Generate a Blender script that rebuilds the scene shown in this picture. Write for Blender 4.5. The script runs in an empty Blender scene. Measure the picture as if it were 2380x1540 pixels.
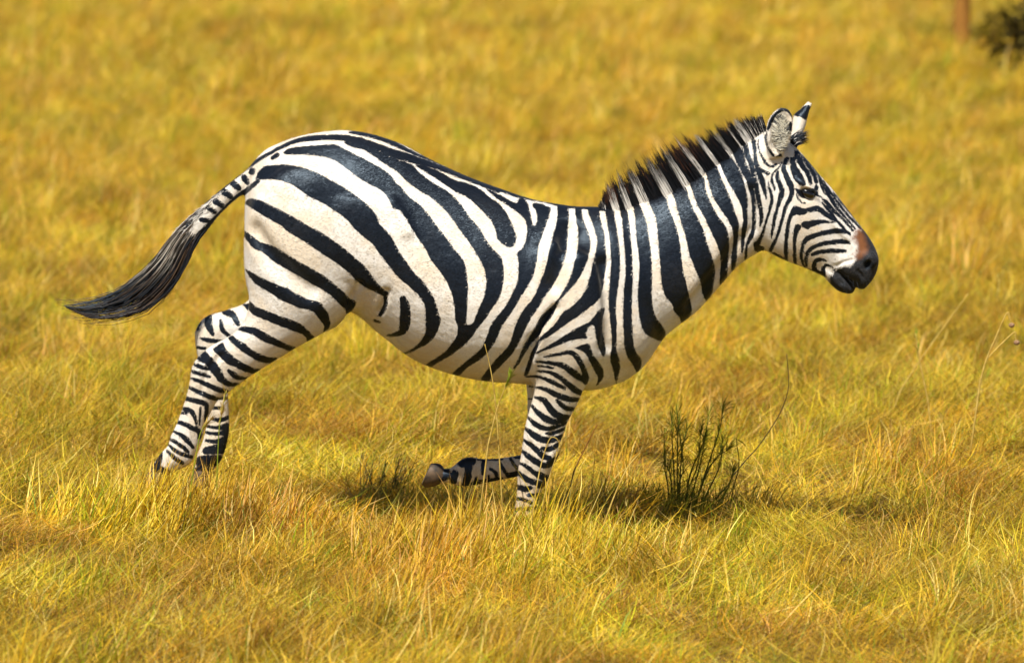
import bpy, bmesh, math, random
import numpy as np
import openvdb as vdb
from mathutils import Vector, Euler

rng = np.random.default_rng(11)
random.seed(5)
scene = bpy.context.scene
COL = scene.collection

# ------------------------------------------------------------------ camera
FPX, UC, VC = 14300.0, 1190.0, 770.0          # focal length and centre in picture units (2380 x 1540)
CAM = np.array([0.0, -22.0, 3.008])
PITCH = math.radians(5.77)
FWD = np.array([0.0, math.cos(PITCH), -math.sin(PITCH)])
UPV = np.array([0.0, math.sin(PITCH), math.cos(PITCH)])
cam_data = bpy.data.cameras.new('camera')
cam = bpy.data.objects.new('camera', cam_data)
COL.objects.link(cam)
cam.location = CAM
cam.rotation_euler = (math.radians(90) - PITCH, 0, 0)
cam_data.sensor_width = 36.0
cam_data.lens = 36.0 * FPX / 2380.0
cam_data.clip_start = 0.5
cam_data.clip_end = 3000
cam_data.dof.use_dof = True
cam_data.dof.focus_distance = 22.0
cam_data.dof.aperture_fstop = 3.8
scene.camera = cam

# ------------------------------------------------------------------ light
SUN_TO = Vector((0.24, 0.58, -1.0)).normalized()      # direction the light travels
elev = math.asin(-SUN_TO.z)
world = bpy.data.worlds.new('World')
scene.world = world
world.use_nodes = True
nt = world.node_tree
sky = nt.nodes.new('ShaderNodeTexSky')
sky.sky_type = 'NISHITA'
sky.sun_disc = False
sky.sun_elevation = elev
sky.sun_rotation = math.atan2(-SUN_TO.x, -SUN_TO.y)
sky.dust_density = 0.6
bg = nt.nodes['Background']
bg.inputs['Strength'].default_value = 0.055
nt.links.new(sky.outputs['Color'], bg.inputs['Color'])
sun_data = bpy.data.lights.new('sun', 'SUN')
sun_data.energy = 5.0
sun_data.angle = math.radians(0.53)
sun_data.color = (1.0, 0.95, 0.86)
sun = bpy.data.objects.new('sun', sun_data)
COL.objects.link(sun)
sun.rotation_euler = SUN_TO.to_track_quat('-Z', 'Y').to_euler()
sun.location = (-8, -12, 20)

scene.view_settings.view_transform = 'Standard'
scene.view_settings.look = 'None'
scene.view_settings.exposure = 0.4
scene.view_settings.gamma = 1.0
scene.view_settings.use_curve_mapping = False
scene.cycles.max_bounces = 5
scene.cycles.diffuse_bounces = 2
scene.cycles.transmission_bounces = 4
scene.cycles.transparent_max_bounces = 5
scene.cycles.use_denoising = True

# ------------------------------------------------------------------ helpers
def P(u, v, y):
    """picture point -> world point on the vertical plane Y = y"""
    d = FWD + (u - UC) / FPX * np.array([1.0, 0, 0]) + (VC - v) / FPX * UPV
    t = (y - CAM[1]) / d[1]
    return CAM + t * d

def frame(ox, oy, s):
    def f(x, y):
        return ((ox + x / s) / 1.613445, (oy + y / s) / 1.613445)
    return f
FA = frame(800, 400, 1.925)
FB = frame(1400, 700, 1.925)
FC = frame(2200, 350, 1.925)
FH = frame(500, 1080, 2.2)
FF = frame(1550, 1250, 1.9244)
FT = frame(200, 560, 2.2)
E1 = frame(2760, 360, 3.85)
E2 = frame(2760, 720, 3.85)
FD = lambda x, y: (x, y)

def smooth(a, b, x):
    t = np.clip((np.asarray(x, float) - a) / (b - a), 0, 1)
    return t * t * (3 - 2 * t)

def ground_z(x, y):
    x = np.asarray(x, float); y = np.asarray(y, float)
    z = 0.10 * smooth(-0.55, -1.5, x) * np.exp(-(y / 2.6) ** 2)
    far = smooth(1.2, 5.0, np.sqrt(x * x + y * y))
    z = z + far * (0.022 * np.sin(0.5 * x + 0.6 * y + 0.4) + 0.015 * np.sin(1.3 * x - 0.6 * y) + 0.04 * np.sin(0.21 * y + 1.0))
    return z

def tag(o, label=None, cat=None, group=None, kind=None):
    if label: o['label'] = label
    if cat: o['category'] = cat
    if group: o['group'] = group
    if kind: o['kind'] = kind
    return o

def mesh_obj(name, verts, faces, mat=None, parent=None, smooth_shade=True):
    me = bpy.data.meshes.new(name)
    verts = np.asarray(verts, np.float32)
    if isinstance(faces, np.ndarray):
        n, k = faces.shape
        me.vertices.add(len(verts)); me.vertices.foreach_set('co', verts.ravel())
        me.loops.add(n * k); me.loops.foreach_set('vertex_index', faces.astype(np.int32).ravel())
        me.polygons.add(n)
        me.polygons.foreach_set('loop_start', np.arange(0, n * k, k, dtype=np.int32))
        me.update(calc_edges=True)
    else:
        me.from_pydata([tuple(map(float, v)) for v in verts], [], faces)
    if smooth_shade:
        me.polygons.foreach_set('use_smooth', np.ones(len(me.polygons), bool))
    me.update()
    o = bpy.data.objects.new(name, me)
    COL.objects.link(o)
    if mat: me.materials.append(mat)
    if parent: o.parent = parent
    return o

def empty(name, loc=(0, 0, 0)):
    o = bpy.data.objects.new(name, None)
    o.empty_display_size = 0.1
    COL.objects.link(o)
    o.location = loc
    return o

def new_mat(name):
    m = bpy.data.materials.new(name)
    m.use_nodes = True
    return m, m.node_tree.nodes, m.node_tree.links, m.node_tree.nodes['Principled BSDF']

def set_attr(me, name, typ, dom, data):
    a = me.attributes.new(name, typ, dom)
    key = {'FLOAT': 'value', 'INT': 'value', 'BOOLEAN': 'value', 'FLOAT_VECTOR': 'vector', 'FLOAT_COLOR': 'color'}[typ]
    a.data.foreach_set(key, np.ascontiguousarray(data).ravel())

# ------------------------------------------------------------------ ground
def ground_material():
    m, N, L, b = new_mat('dry_soil')
    tc = N.new('ShaderNodeNewGeometry')
    n1 = N.new('ShaderNodeTexNoise'); n1.inputs['Scale'].default_value = 2.2; n1.inputs['Detail'].default_value = 8
    n2 = N.new('ShaderNodeTexNoise'); n2.inputs['Scale'].default_value = 60; n2.inputs['Detail'].default_value = 6
    L.new(tc.outputs['Position'], n1.inputs['Vector']); L.new(tc.outputs['Position'], n2.inputs['Vector'])
    r = N.new('ShaderNodeValToRGB')
    r.color_ramp.elements[0].position = 0.3; r.color_ramp.elements[0].color = (0.09, 0.05, 0.012, 1)
    r.color_ramp.elements[1].position = 0.7; r.color_ramp.elements[1].color = (0.22, 0.12, 0.02, 1)
    mx = N.new('ShaderNodeMix'); mx.data_type = 'FLOAT'; mx.inputs[0].default_value = 0.5
    L.new(n1.outputs['Fac'], mx.inputs[2]); L.new(n2.outputs['Fac'], mx.inputs[3])
    L.new(mx.outputs[0], r.inputs['Fac']); L.new(r.outputs['Color'], b.inputs['Base Color'])
    b.inputs['Roughness'].default_value = 0.95
    bp = N.new('ShaderNodeBump'); bp.inputs['Strength'].default_value = 0.6; bp.inputs['Distance'].default_value = 0.03
    L.new(n2.outputs['Fac'], bp.inputs['Height']); L.new(bp.outputs['Normal'], b.inputs['Normal'])
    return m

def axis(a, b, fine, n_out, reach):
    core = np.arange(a, b + 1e-6, fine)
    t = np.linspace(0, 1, n_out + 1)[1:] ** 2.2
    return np.concatenate([(a - t * reach)[::-1], core, b + t * reach])
gx = axis(-9, 9, 0.3, 16, 1100)
gy = axis(-6, 66, 0.3, 16, 1100)
X, Y = np.meshgrid(gx, gy)
gv = np.stack([X.ravel(), Y.ravel(), ground_z(X, Y).ravel()], 1)
nx = len(gx)
ii = (np.arange(len(gy) - 1)[:, None] * nx + np.arange(nx - 1)[None]).ravel()
gf = np.stack([ii, ii + 1, ii + nx + 1, ii + nx], 1)
ground = mesh_obj('ground', gv, gf, ground_material())
tag(ground, kind='structure', label='dry brown soil of the plain under the grass')

# ------------------------------------------------------------------ grass
def grass_material():
    m, N, L, b = new_mat('dry_grass')
    at = N.new('ShaderNodeAttribute'); at.attribute_name = 'col'
    geo = N.new('ShaderNodeNewGeometry')
    oi = N.new('ShaderNodeObjectInfo')
    n1 = N.new('ShaderNodeTexNoise'); n1.inputs['Scale'].default_value = 1.6; n1.inputs['Detail'].default_value = 5
    L.new(geo.outputs['Position'], n1.inputs['Vector'])
    hs = N.new('ShaderNodeHueSaturation')
    mr = N.new('ShaderNodeMapRange')
    mr.inputs['From Min'].default_value = 0.3; mr.inputs['From Max'].default_value = 0.7
    mr.inputs['To Min'].default_value = 0.478; mr.inputs['To Max'].default_value = 0.522
    L.new(n1.outputs['Fac'], mr.inputs['Value']); L.new(mr.outputs[0], hs.inputs['Hue'])
    mv = N.new('ShaderNodeMapRange')
    mv.inputs['To Min'].default_value = 0.82; mv.inputs['To Max'].default_value = 1.15
    L.new(oi.outputs['Random'], mv.inputs['Value'])
    n2 = N.new('ShaderNodeTexNoise'); n2.inputs['Scale'].default_value = 3.0; n2.inputs['Detail'].default_value = 5; n2.inputs['Roughness'].default_value = 0.65
    L.new(geo.outputs['Position'], n2.inputs['Vector'])
    m2 = N.new('ShaderNodeMapRange'); m2.inputs['From Min'].default_value = 0.32; m2.inputs['From Max'].default_value = 0.68
    m2.inputs['To Min'].default_value = 0.62; m2.inputs['To Max'].default_value = 1.3
    L.new(n2.outputs['Fac'], m2.inputs['Value'])
    mu = N.new('ShaderNodeMath'); mu.operation = 'MULTIPLY'; L.new(m2.outputs[0], mu.inputs[0]); L.new(mv.outputs[0], mu.inputs[1])
    L.new(mu.outputs[0], hs.inputs['Value'])
    L.new(at.outputs['Color'], hs.inputs['Color'])
    L.new(hs.outputs['Color'], b.inputs['Base Color'])
    b.inputs['Roughness'].default_value = 0.55
    b.inputs['Specular IOR Level'].default_value = 0.25
    tr = N.new('ShaderNodeBsdfTranslucent'); L.new(hs.outputs['Color'], tr.inputs['Color'])
    mix = N.new('ShaderNodeMixShader'); mix.inputs[0].default_value = 0.18
    L.new(b.outputs[0], mix.inputs[1]); L.new(tr.outputs[0], mix.inputs[2])
    L.new(mix.outputs[0], N['Material Output'].inputs['Surface'])
    return m
GRASS_MAT = grass_material()

STRAW = np.array([[0.84, 0.53, 0.045], [0.90, 0.62, 0.09], [0.74, 0.42, 0.025], [0.90, 0.70, 0.26], [0.42, 0.21, 0.02],
                  [0.84, 0.50, 0.15], [0.76, 0.57, 0.03]])
STRAW = np.minimum(STRAW * np.array([1.03, 0.99, 0.72]), 0.92)
STRAW_W = np.array([.26, .18, .2, .1, .1, .08, .08])
GREEN = np.array([[0.36, 0.40, 0.012], [0.54, 0.50, 0.02], [0.18, 0.27, 0.012], [0.64, 0.54, 0.03]])
GREEN_W = np.array([.3, .3, .15, .25])

def ribbons(base, ln, ti, az, dr, daz, w, col, seg=4):
    """tapered bent blades from per-blade arrays -> verts, tris, colours"""
    n = len(base)
    fac = rng.random(n) * np.pi
    pts = np.zeros((n, seg + 1, 3)); pts[:, 0] = base
    for k in range(seg):
        f = (k + 0.5) / seg
        t2 = ti + dr * f * f
        a2 = az + daz * f
        d = np.stack([np.sin(t2) * np.cos(a2), np.sin(t2) * np.sin(a2), np.cos(t2)], 1)
        pts[:, k + 1] = pts[:, k] + d * (ln / seg)[:, None]
    pts[:, :, 2] = np.maximum(pts[:, :, 2], -0.005)
    side = np.stack([np.cos(fac), np.sin(fac), np.zeros(n)], 1)
    prof = np.array([0.8, 1.0, 0.9, 0.6, 0.0]) if seg == 4 else np.linspace(1, 0, seg + 1)
    nv = 2 * seg + 1
    V = np.zeros((n, nv, 3))
    for k in range(seg):
        V[:, 2 * k] = pts[:, k] - side * (w * prof[k] / 2)[:, None]
        V[:, 2 * k + 1] = pts[:, k] + side * (w * prof[k] / 2)[:, None]
    V[:, 2 * seg] = pts[:, seg]
    T = []
    for k in range(seg - 1):
        a = 2 * k
        T += [[a, a + 1, a + 3], [a, a + 3, a + 2]]
    T += [[2 * seg - 2, 2 * seg - 1, 2 * seg]]
    T = np.array(T)[None] + (np.arange(n) * nv)[:, None, None]
    return V.reshape(-1, 3), T.reshape(-1, 3), np.repeat(col[:, None], nv, 1).reshape(-1, 3)

def blades(n, rad, length, tilt, lean_sd, width, droop, pal, palw, seg=4, lift=0.0, lean=0.0):
    r = rad * np.sqrt(rng.random(n)); th = rng.random(n) * 2 * np.pi
    base = np.stack([r * np.cos(th), r * np.sin(th), np.full(n, -0.01) + lift * rng.random(n)], 1)
    ci = rng.choice(len(pal), n, p=palw / palw.sum())
    return ribbons(base, rng.uniform(*length, n), np.radians(rng.uniform(*tilt, n)), rng.normal(lean, lean_sd, n), rng.uniform(*droop, n),
                   rng.normal(0, 0.8, n), rng.uniform(*width, n), pal[ci] * rng.uniform(0.6, 1.1, (n, 1)), seg)

def join(parts):
    vs, fs, cs, o = [], [], [], 0
    for v, f, c in parts:
        vs.append(v); fs.append(f + o); cs.append(c); o += len(v)
    return np.concatenate(vs), np.concatenate(fs), np.concatenate(cs)

def plume(n_stalk, h):
    """grass stalks that carry a loose seed head"""
    out = []
    for i in range(n_stalk):
        v, f, c = blades(1, 0.08, (h * .7, h * 1.1), (5, 24), 0.7, (0.002, 0.003), (0.1, 0.5), STRAW, STRAW_W, seg=6)
        out.append((v, f, c))
        tip = v[-1]; base = v[-5]
        ax = (tip - base)
        for k in range(16):
            p = base + ax * (k / 15.0)
            v2, f2, c2 = blades(1, 0.0, (0.02, 0.05), (10, 45), 2.5, (0.002, 0.0035), (0.0, 0.5), STRAW, STRAW_W, seg=3)
            out.append((v2 + p + [0, 0, 0.01], f2, c2))
    return join(out)

TILE = 1.0
def tile(n):
    """one square metre of patchy, tangled grass made of many small clumps"""
    m = 85
    cc = rng.uniform(-TILE / 2, TILE / 2, (m, 2))
    crad = rng.uniform(0.02, 0.09, m)
    ctilt = rng.choice([0, 1, 2], m, p=[.68, .2, .12])          # flattened, leaning, upright
    cgreen = rng.random(m) < 0.25
    cval = rng.uniform(0.4, 1.15, m)
    caz = rng.normal(0.35, 1.2, m)
    chue = rng.choice(len(STRAW), m, p=STRAW_W / STRAW_W.sum())
    k = rng.integers(0, m, n)
    base = np.zeros((n, 3))
    base[:, :2] = cc[k] + rng.normal(0, 1, (n, 2)) * crad[k][:, None]
    stray = rng.random(n) < 0.25
    base[stray, :2] = rng.uniform(-TILE / 2, TILE / 2, (stray.sum(), 2))
    base[:, :2] = (base[:, :2] + TILE / 2) % TILE - TILE / 2
    tk = ctilt[k]
    ti = np.radians(np.where(tk == 0, rng.uniform(55, 95, n), np.where(tk == 1, rng.uniform(28, 70, n), rng.uniform(5, 40, n))))
    ln = np.where(tk == 0, rng.uniform(0.06, 0.26, n), np.where(tk == 1, rng.uniform(0.06, 0.21, n), rng.uniform(0.05, 0.17, n)))
    base[:, 2] = -0.01 + np.where(tk == 0, rng.random(n) * 0.085, 0)
    az = np.where(stray, rng.normal(0.3, 1.6, n), caz[k] + rng.normal(0, 0.7, n))
    dr = rng.uniform(-0.6, 0.9, n)
    w = rng.uniform(0.0014, 0.0031, n) * np.where(cgreen[k], 1.25, 1.0)
    ci = np.where(rng.random(n) < 0.55, chue[k], rng.choice(len(STRAW), n, p=STRAW_W / STRAW_W.sum()))
    col = STRAW[ci]
    gi = rng.choice(len(GREEN), n, p=GREEN_W / GREEN_W.sum())
    isg = rng.random(n) < np.where(cgreen[k], 0.6, 0.05)
    col = np.where(isg[:, None], GREEN[gi], col) * (cval[k] * rng.uniform(0.7, 1.2, n))[:, None]
    return ribbons(base, ln, ti, az, dr, rng.normal(0, 1.0, n), w, col)

variants = [tile(4600) for i in range(10)]                  # ground tangle
NT = len(variants)
for i in range(5):      # standing straw tufts
    variants.append(join([blades(46, 0.07, (0.18, 0.36), (4, 34), 0.8, (0.0026, 0.005), (0.1, 0.9), STRAW, STRAW_W, lean=0.3),
                          blades(8, 0.06, (0.16, 0.3), (4, 34), 1.2, (0.003, 0.005), (0.1, 0.9), GREEN, GREEN_W)]))
for i in range(4):      # greener tufts
    variants.append(join([blades(34, 0.07, (0.12, 0.30), (4, 35), 1.4, (0.003, 0.0062), (0.1, 0.9), GREEN, GREEN_W),
                          blades(16, 0.09, (0.14, 0.3), (10, 50), 1.0, (0.0025, 0.0045), (0.1, 0.9), STRAW, STRAW_W)]))
for i in range(4):      # seed stalks
    variants.append(plume(3, 0.40))
U0, G0, S0 = NT, NT + 5, NT + 9
V, F, C = join(variants)
vid = np.concatenate([np.full(len(v[0]), k) for k, v in enumerate(variants)])

def wave(x, y, s, ph):
    return 0.5 + 0.5 * np.sin(s * x + ph + 1.3 * np.sin(0.7 * s * y + ph)) * np.sin(s * 0.8 * y + 2 * ph + np.sin(s * x * 0.6))
PX, PY, PS, PK, PH, PR = [], [], [], [], [], []
def put(x, y, s, k, h, r):
    x = np.asarray(x, float); n = len(x)
    for a, q in zip((PX, PY, PS, PK, PH, PR), (x, y, s, k, h, r)): a.append(np.broadcast_to(q, (n,)).astype(float))
# carpet of tiles
for d0, d1, step, sc in [(17.0, 31.0, 0.80, 1.0), (31.0, 46.0, 1.0, 1.2), (46.0, 92.0, 1.35, 1.5)]:
    for d in np.arange(d0, d1, step):
        hw = 0.1665 * d * 0.5 * 1.5 + 0.5
        x = np.arange(-hw, hw, step) + rng.uniform(0, step)
        n = len(x)
        x = x + rng.normal(0, 0.07, n)
        y = d - 22.0 + rng.normal(0, 0.07, n)
        put(x, y, sc, rng.integers(0, NT, n), rng.uniform(0.8, 1.1, n) * (0.75 + 0.5 * wave(x, y, 1.3, 1.1)), rng.normal(0, 0.35, n) + np.where(rng.random(n) < 0.12, 3.14, 0))
# standing tufts
for d0, d1, dens, sc in [(17.0, 31.0, 6.0, 0.85), (31.0, 46.0, 10.0, 1.0), (46.0, 90.0, 6.0, 1.3)]:
    n = int(dens * 1.5 * 0.1665 * (d1 ** 2 - d0 ** 2) / 2)
    d = np.sqrt(rng.uniform(d0 ** 2, d1 ** 2, n)); x = rng.uniform(-0.5, 0.5, n) * 0.1665 * d * 1.5; y = d - 22.0
    g = wave(x, y, 1.5, 0.7) * 0.6 + wave(x, y, 4.1, 2.1) * 0.4
    keep = rng.random(n) < 0.25 + 0.75 * wave(x, y, 2.6, 0.3)
    k = np.where(rng.random(n) < 0.12 + 0.36 * g, rng.integers(G0, S0, n), rng.integers(U0, G0, n))
    k = np.where(rng.random(n) < 0.09, rng.integers(S0, S0 + 4, n), k)
    put(x[keep], y[keep], sc, k[keep], rng.uniform(0.65, 1.15, keep.sum()), rng.normal(0, 0.5, keep.sum()))
# taller clumps where the legs sink into the grass
for cx, cy, sx, sy, n, hh in [(-1.18, -0.38, 0.20, 0.12, 36, 0.95), (-0.30, -0.36, 0.22, 0.08, 16, 0.62), (0.0, -0.45, 0.22, 0.10, 14, 0.62), (0.05, -0.85, 0.5, 0.15, 18, 0.7), (-0.15, -0.95, 0.35, 0.25, 22, 0.95), (-0.02, -0.24, 0.10, 0.035, 11, 0.62), (-0.27, -0.16, 0.16, 0.05, 9, 0.6), (-1.2, -0.26, 0.16, 0.04, 16, 0.95), (-0.02, -0.27, 0.13, 0.04, 9, 1.0)]:
    x = rng.normal(cx, sx, n); y = rng.normal(cy, sy, n)
    put(x, y, 1.0, np.where(rng.random(n) < 0.75, rng.integers(U0, G0, n), rng.integers(G0, S0, n)), hh * rng.uniform(.75, 1.15, n), rng.normal(0, 0.5, n))
n = 26
put(rng.uniform(-1.4, 1.6, n), rng.uniform(-2.2, -0.6, n), 0.9, rng.integers(S0, S0 + 4, n), rng.uniform(.7, 1.0, n), rng.normal(0, .5, n))
px, py, ps, pick, hsc, pr = [np.concatenate(a) for a in (PX, PY, PS, PK, PH, PR)]
npt = len(px)
rot = np.stack([rng.normal(0, 0.05, npt), rng.normal(0, 0.05, npt), pr], 1)
scl = np.stack([ps * rng.uniform(.95, 1.1, npt), ps * rng.uniform(.95, 1.1, npt), ps * hsc], 1)
# the same carpet carried on to both sides of the view
rs = np.random.default_rng(77)
mx, my, ms = [], [], []
for d0, d1, step, sc in [(12.0, 17.0, 0.9, 1.0), (17.0, 31.0, 0.9, 1.0), (31.0, 46.0, 1.1, 1.2), (46.0, 104.0, 1.5, 1.5)]:
    for d in np.arange(d0, d1, step):
        hw = 0.1665 * d * 0.75 + 0.5; wide = hw + 2.5 + 0.26 * max(d - 18, 0)
        x = np.arange(-wide, wide, step) + rs.uniform(0, step)
        x = x[(np.abs(x) > hw + 0.3 * step) | (d < 16.6) | (d > 92.2)]
        mx.append(x + rs.normal(0, .07, len(x))); my.append(d - 22.0 + rs.normal(0, .07, len(x))); ms.append(np.full(len(x), sc))
mx, my, ms = map(np.concatenate, (mx, my, ms)); nm = len(mx)
px = np.concatenate([px, mx]); py = np.concatenate([py, my]); pick = np.concatenate([pick, rs.integers(0, NT, nm)])
rot = np.concatenate([rot, np.stack([rs.normal(0, .05, nm), rs.normal(0, .05, nm), rs.normal(0, .4, nm)], 1)])
scl = np.concatenate([scl, np.stack([ms, ms, ms * rs.uniform(.75, 1.3, nm)], 1)])
npt = len(px)
pz = ground_z(px, py)
allv = np.concatenate([V, np.stack([px, py, pz], 1)])
grass = mesh_obj('grass', allv, F.astype(np.int32), GRASS_MAT, smooth_shade=False)
gm = grass.data
set_attr(gm, 'is_pt', 'BOOLEAN', 'POINT', np.concatenate([np.zeros(len(V), bool), np.ones(npt, bool)]))
set_attr(gm, 'vid', 'INT', 'POINT', np.concatenate([vid, np.zeros(npt)]).astype(np.int32))
set_attr(gm, 'pick', 'INT', 'POINT', np.concatenate([np.zeros(len(V)), pick]).astype(np.int32))
set_attr(gm, 'rot', 'FLOAT_VECTOR', 'POINT', np.concatenate([np.zeros((len(V), 3)), rot]).astype(np.float32))
set_attr(gm, 'scl', 'FLOAT_VECTOR', 'POINT', np.concatenate([np.ones((len(V), 3)), scl]).astype(np.float32))
set_attr(gm, 'col', 'FLOAT_COLOR', 'POINT', np.concatenate([np.concatenate([C, np.ones((len(C), 1))], 1), np.ones((npt, 4))]).astype(np.float32))
tag(grass, label='tangled golden dry grass with green blades covering the plain', kind='stuff')

def grass_nodes():
    ng = bpy.data.node_groups.new('grass_scatter', 'GeometryNodeTree')
    ng.interface.new_socket('Geometry', in_out='INPUT', socket_type='NodeSocketGeometry')
    ng.interface.new_socket('Geometry', in_out='OUTPUT', socket_type='NodeSocketGeometry')
    N, L = ng.nodes, ng.links
    gi = N.new('NodeGroupInput'); go = N.new('NodeGroupOutput')
    def attr(name, dt):
        a = N.new('GeometryNodeInputNamedAttribute'); a.data_type = dt; a.inputs['Name'].default_value = name
        return a.outputs['Attribute']
    sep = N.new('GeometryNodeSeparateGeometry'); sep.domain = 'POINT'
    L.new(gi.outputs[0], sep.inputs['Geometry']); L.new(attr('is_pt', 'BOOLEAN'), sep.inputs['Selection'])
    sp = N.new('GeometryNodeSplitToInstances'); sp.domain = 'POINT'
    L.new(sep.outputs['Inverted'], sp.inputs['Geometry']); L.new(attr('vid', 'INT'), sp.inputs['Group ID'])
    iop = N.new('GeometryNodeInstanceOnPoints')
    L.new(sep.outputs['Selection'], iop.inputs['Points'])
    L.new(sp.outputs['Instances'], iop.inputs['Instance'])
    iop.inputs['Pick Instance'].default_value = True
    L.new(attr('pick', 'INT'), iop.inputs['Instance Index'])
    L.new(attr('rot', 'FLOAT_VECTOR'), iop.inputs['Rotation'])
    L.new(attr('scl', 'FLOAT_VECTOR'), iop.inputs['Scale'])
    L.new(iop.outputs['Instances'], go.inputs[0])
    return ng
gmod = grass.modifiers.new('scatter', 'NODES')
gmod.node_group = grass_nodes()

# ------------------------------------------------------------------ zebra: body shape
VOX = 0.0048
BAND = 15
LO = np.array([-1.42, -0.42, -0.06]); HI = np.array([1.40, 0.42, 1.66])
I0 = np.floor(LO / VOX).astype(int); DIM = (np.ceil((HI - LO) / VOX)).astype(int)
BG = VOX * BAND
FIELD = np.full(DIM, BG, np.float32)
XF = vdb.createLinearTransform(voxelSize=VOX)

def catmull(arr, sub):
    arr = np.asarray(arr, float)
    n = len(arr)
    ext = np.vstack([2 * arr[0] - arr[1], arr, 2 * arr[-1] - arr[-2]])
    out = []
    for i in range(n - 1):
        p0, p1, p2, p3 = ext[i:i + 4]
        for k in range(sub):
            t = k / sub
            out.append(0.5 * ((2 * p1) + (-p0 + p2) * t + (2 * p0 - 5 * p1 + 4 * p2 - p3) * t * t + (-p0 + 3 * p1 - 3 * p2 + p3) * t ** 3))
    out.append(arr[-1])
    return np.array(out)

def loft(rings, nseg=36, sub=6, expo=2.0, egg=0.0):
    """rings: (picture point A, picture point B, half width, centre y[, egg]) -> closed mesh"""
    rows = []
    for r in rings:
        a, b, w, y = r[:4]
        e = r[4] if len(r) > 4 else egg
        pa, pb = P(a[0], a[1], y), P(b[0], b[1], y)
        c = (pa + pb) / 2; h = (pa - pb) / 2
        rows.append(np.concatenate([c, h, [w, e]]))
    rows = catmull(rows, sub)
    th = np.linspace(0, 2 * np.pi, nseg, endpoint=False)
    ct, st = np.cos(th), np.sin(th)
    ct = np.sign(ct) * np.abs(ct) ** (2 / expo); st = np.sign(st) * np.abs(st) ** (2 / expo)
    V = []
    for r in rows:
        c, h, w, e = r[:3], r[3:6], r[6], r[7]
        wy = max(w, 0.003) * st * (1 - e * ct)
        V.append(c[None] + ct[:, None] * h[None] + wy[:, None] * np.array([0, 1.0, 0])[None])
    m = len(rows)
    V = np.concatenate(V + [rows[0][None, :3], rows[-1][None, :3]])
    Q = []
    for i in range(m - 1):
        a = i * nseg + np.arange(nseg); b = i * nseg + (np.arange(nseg) + 1) % nseg
        Q.append(np.stack([a, b, b + nseg, a + nseg], 1))
    Q = np.concatenate(Q)
    k = np.arange(nseg); k2 = (k + 1) % nseg
    T = np.concatenate([np.stack([np.full(nseg, m * nseg), k2, k], 1),
                        np.stack([np.full(nseg, m * nseg + 1), (m - 1) * nseg + k, (m - 1) * nseg + k2], 1)])
    return V, Q, T

def smin(a, b, k):
    if k <= 0: return np.minimum(a, b)
    h = np.clip(0.5 + 0.5 * (b - a) / k, 0, 1)
    return b + (a - b) * h - k * h * (1 - h)

def box_of(lo, hi):
    i0 = np.maximum(np.floor(lo / VOX).astype(int) - BAND - I0, 0)
    i1 = np.minimum(np.ceil(hi / VOX).astype(int) + BAND - I0, DIM)
    return i0, i1

def add_loft(rings, k=0.03, **kw):
    V, Q, T = loft(rings, **kw)
    gr = vdb.FloatGrid.createLevelSetFromPolygons(V.astype(np.float32), T.astype(np.uint32), Q.astype(np.uint32), XF, float(BAND))
    i0, i1 = box_of(V.min(0), V.max(0))
    arr = np.empty(i1 - i0, np.float32)
    gr.copyToArray(arr, tuple(int(q) for q in (i0 + I0)))
    s = tuple(slice(a, b) for a, b in zip(i0, i1))
    FIELD[s] = smin(FIELD[s], arr, k)

def coords(i0, i1):
    return [((np.arange(i0[q], i1[q]) + I0[q]) * VOX).reshape([-1 if q == r else 1 for r in range(3)]) for q in range(3)]

def ball(c, rad, k=0.02, rot=0.0, carve=False, yaw=0.0):
    """ellipsoid (rad along its own axes, turned in the side plane by rot degrees) joined or carved"""
    c = np.asarray(c, float); rad = np.asarray(rad, float)
    R = rad.max()
    i0, i1 = box_of(c - R, c + R)
    x, y, z = coords(i0, i1)
    x = x - c[0]; y = y - c[1]; z = z - c[2]
    a = math.radians(rot); b = math.radians(yaw)
    xr = x * math.cos(a) + z * math.sin(a); zr = -x * math.sin(a) + z * math.cos(a); yr = y
    xr, yr = xr * math.cos(b) + yr * math.sin(b), -xr * math.sin(b) + yr * math.cos(b)
    q = np.sqrt((xr / rad[0]) ** 2 + (yr / rad[1]) ** 2 + (zr / rad[2]) ** 2)
    q2 = np.sqrt((xr / rad[0] ** 2) ** 2 + (yr / rad[1] ** 2) ** 2 + (zr / rad[2] ** 2) ** 2)
    d = np.clip(q * (q - 1) / np.maximum(q2, 1e-6), -BG, BG).astype(np.float32)
    s = tuple(slice(a, b) for a, b in zip(i0, i1))
    if carve: FIELD[s] = -smin(-FIELD[s], d, k)
    else: FIELD[s] = smin(FIELD[s], d, k)

def groove(pts, r, k=0.006, carve=True):
    """a tube through points, carved into (or added to) the body; r may vary per point"""
    pts = np.asarray(pts, float)
    rr = np.broadcast_to(np.asarray(r, float), (len(pts),))
    i0, i1 = box_of(pts.min(0) - rr.max(), pts.max(0) + rr.max())
    x, y, z = coords(i0, i1)
    d = None
    for a, b, ra, rb in zip(pts[:-1], pts[1:], rr[:-1], rr[1:]):
        ab = b - a; l2 = ab @ ab
        t = np.clip(((x - a[0]) * ab[0] + (y - a[1]) * ab[1] + (z - a[2]) * ab[2]) / l2, 0, 1)
        q = np.sqrt((x - a[0] - t * ab[0]) ** 2 + (y - a[1] - t * ab[1]) ** 2 + (z - a[2] - t * ab[2]) ** 2) - (ra + (rb - ra) * t)
        d = q if d is None else np.minimum(d, q)
    d = np.clip(d, -BG, BG).astype(np.float32)
    s = tuple(slice(a, b) for a, b in zip(i0, i1))
    if carve: FIELD[s] = -smin(-FIELD[s], d, k)
    else: FIELD[s] = smin(FIELD[s], d, k)

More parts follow.
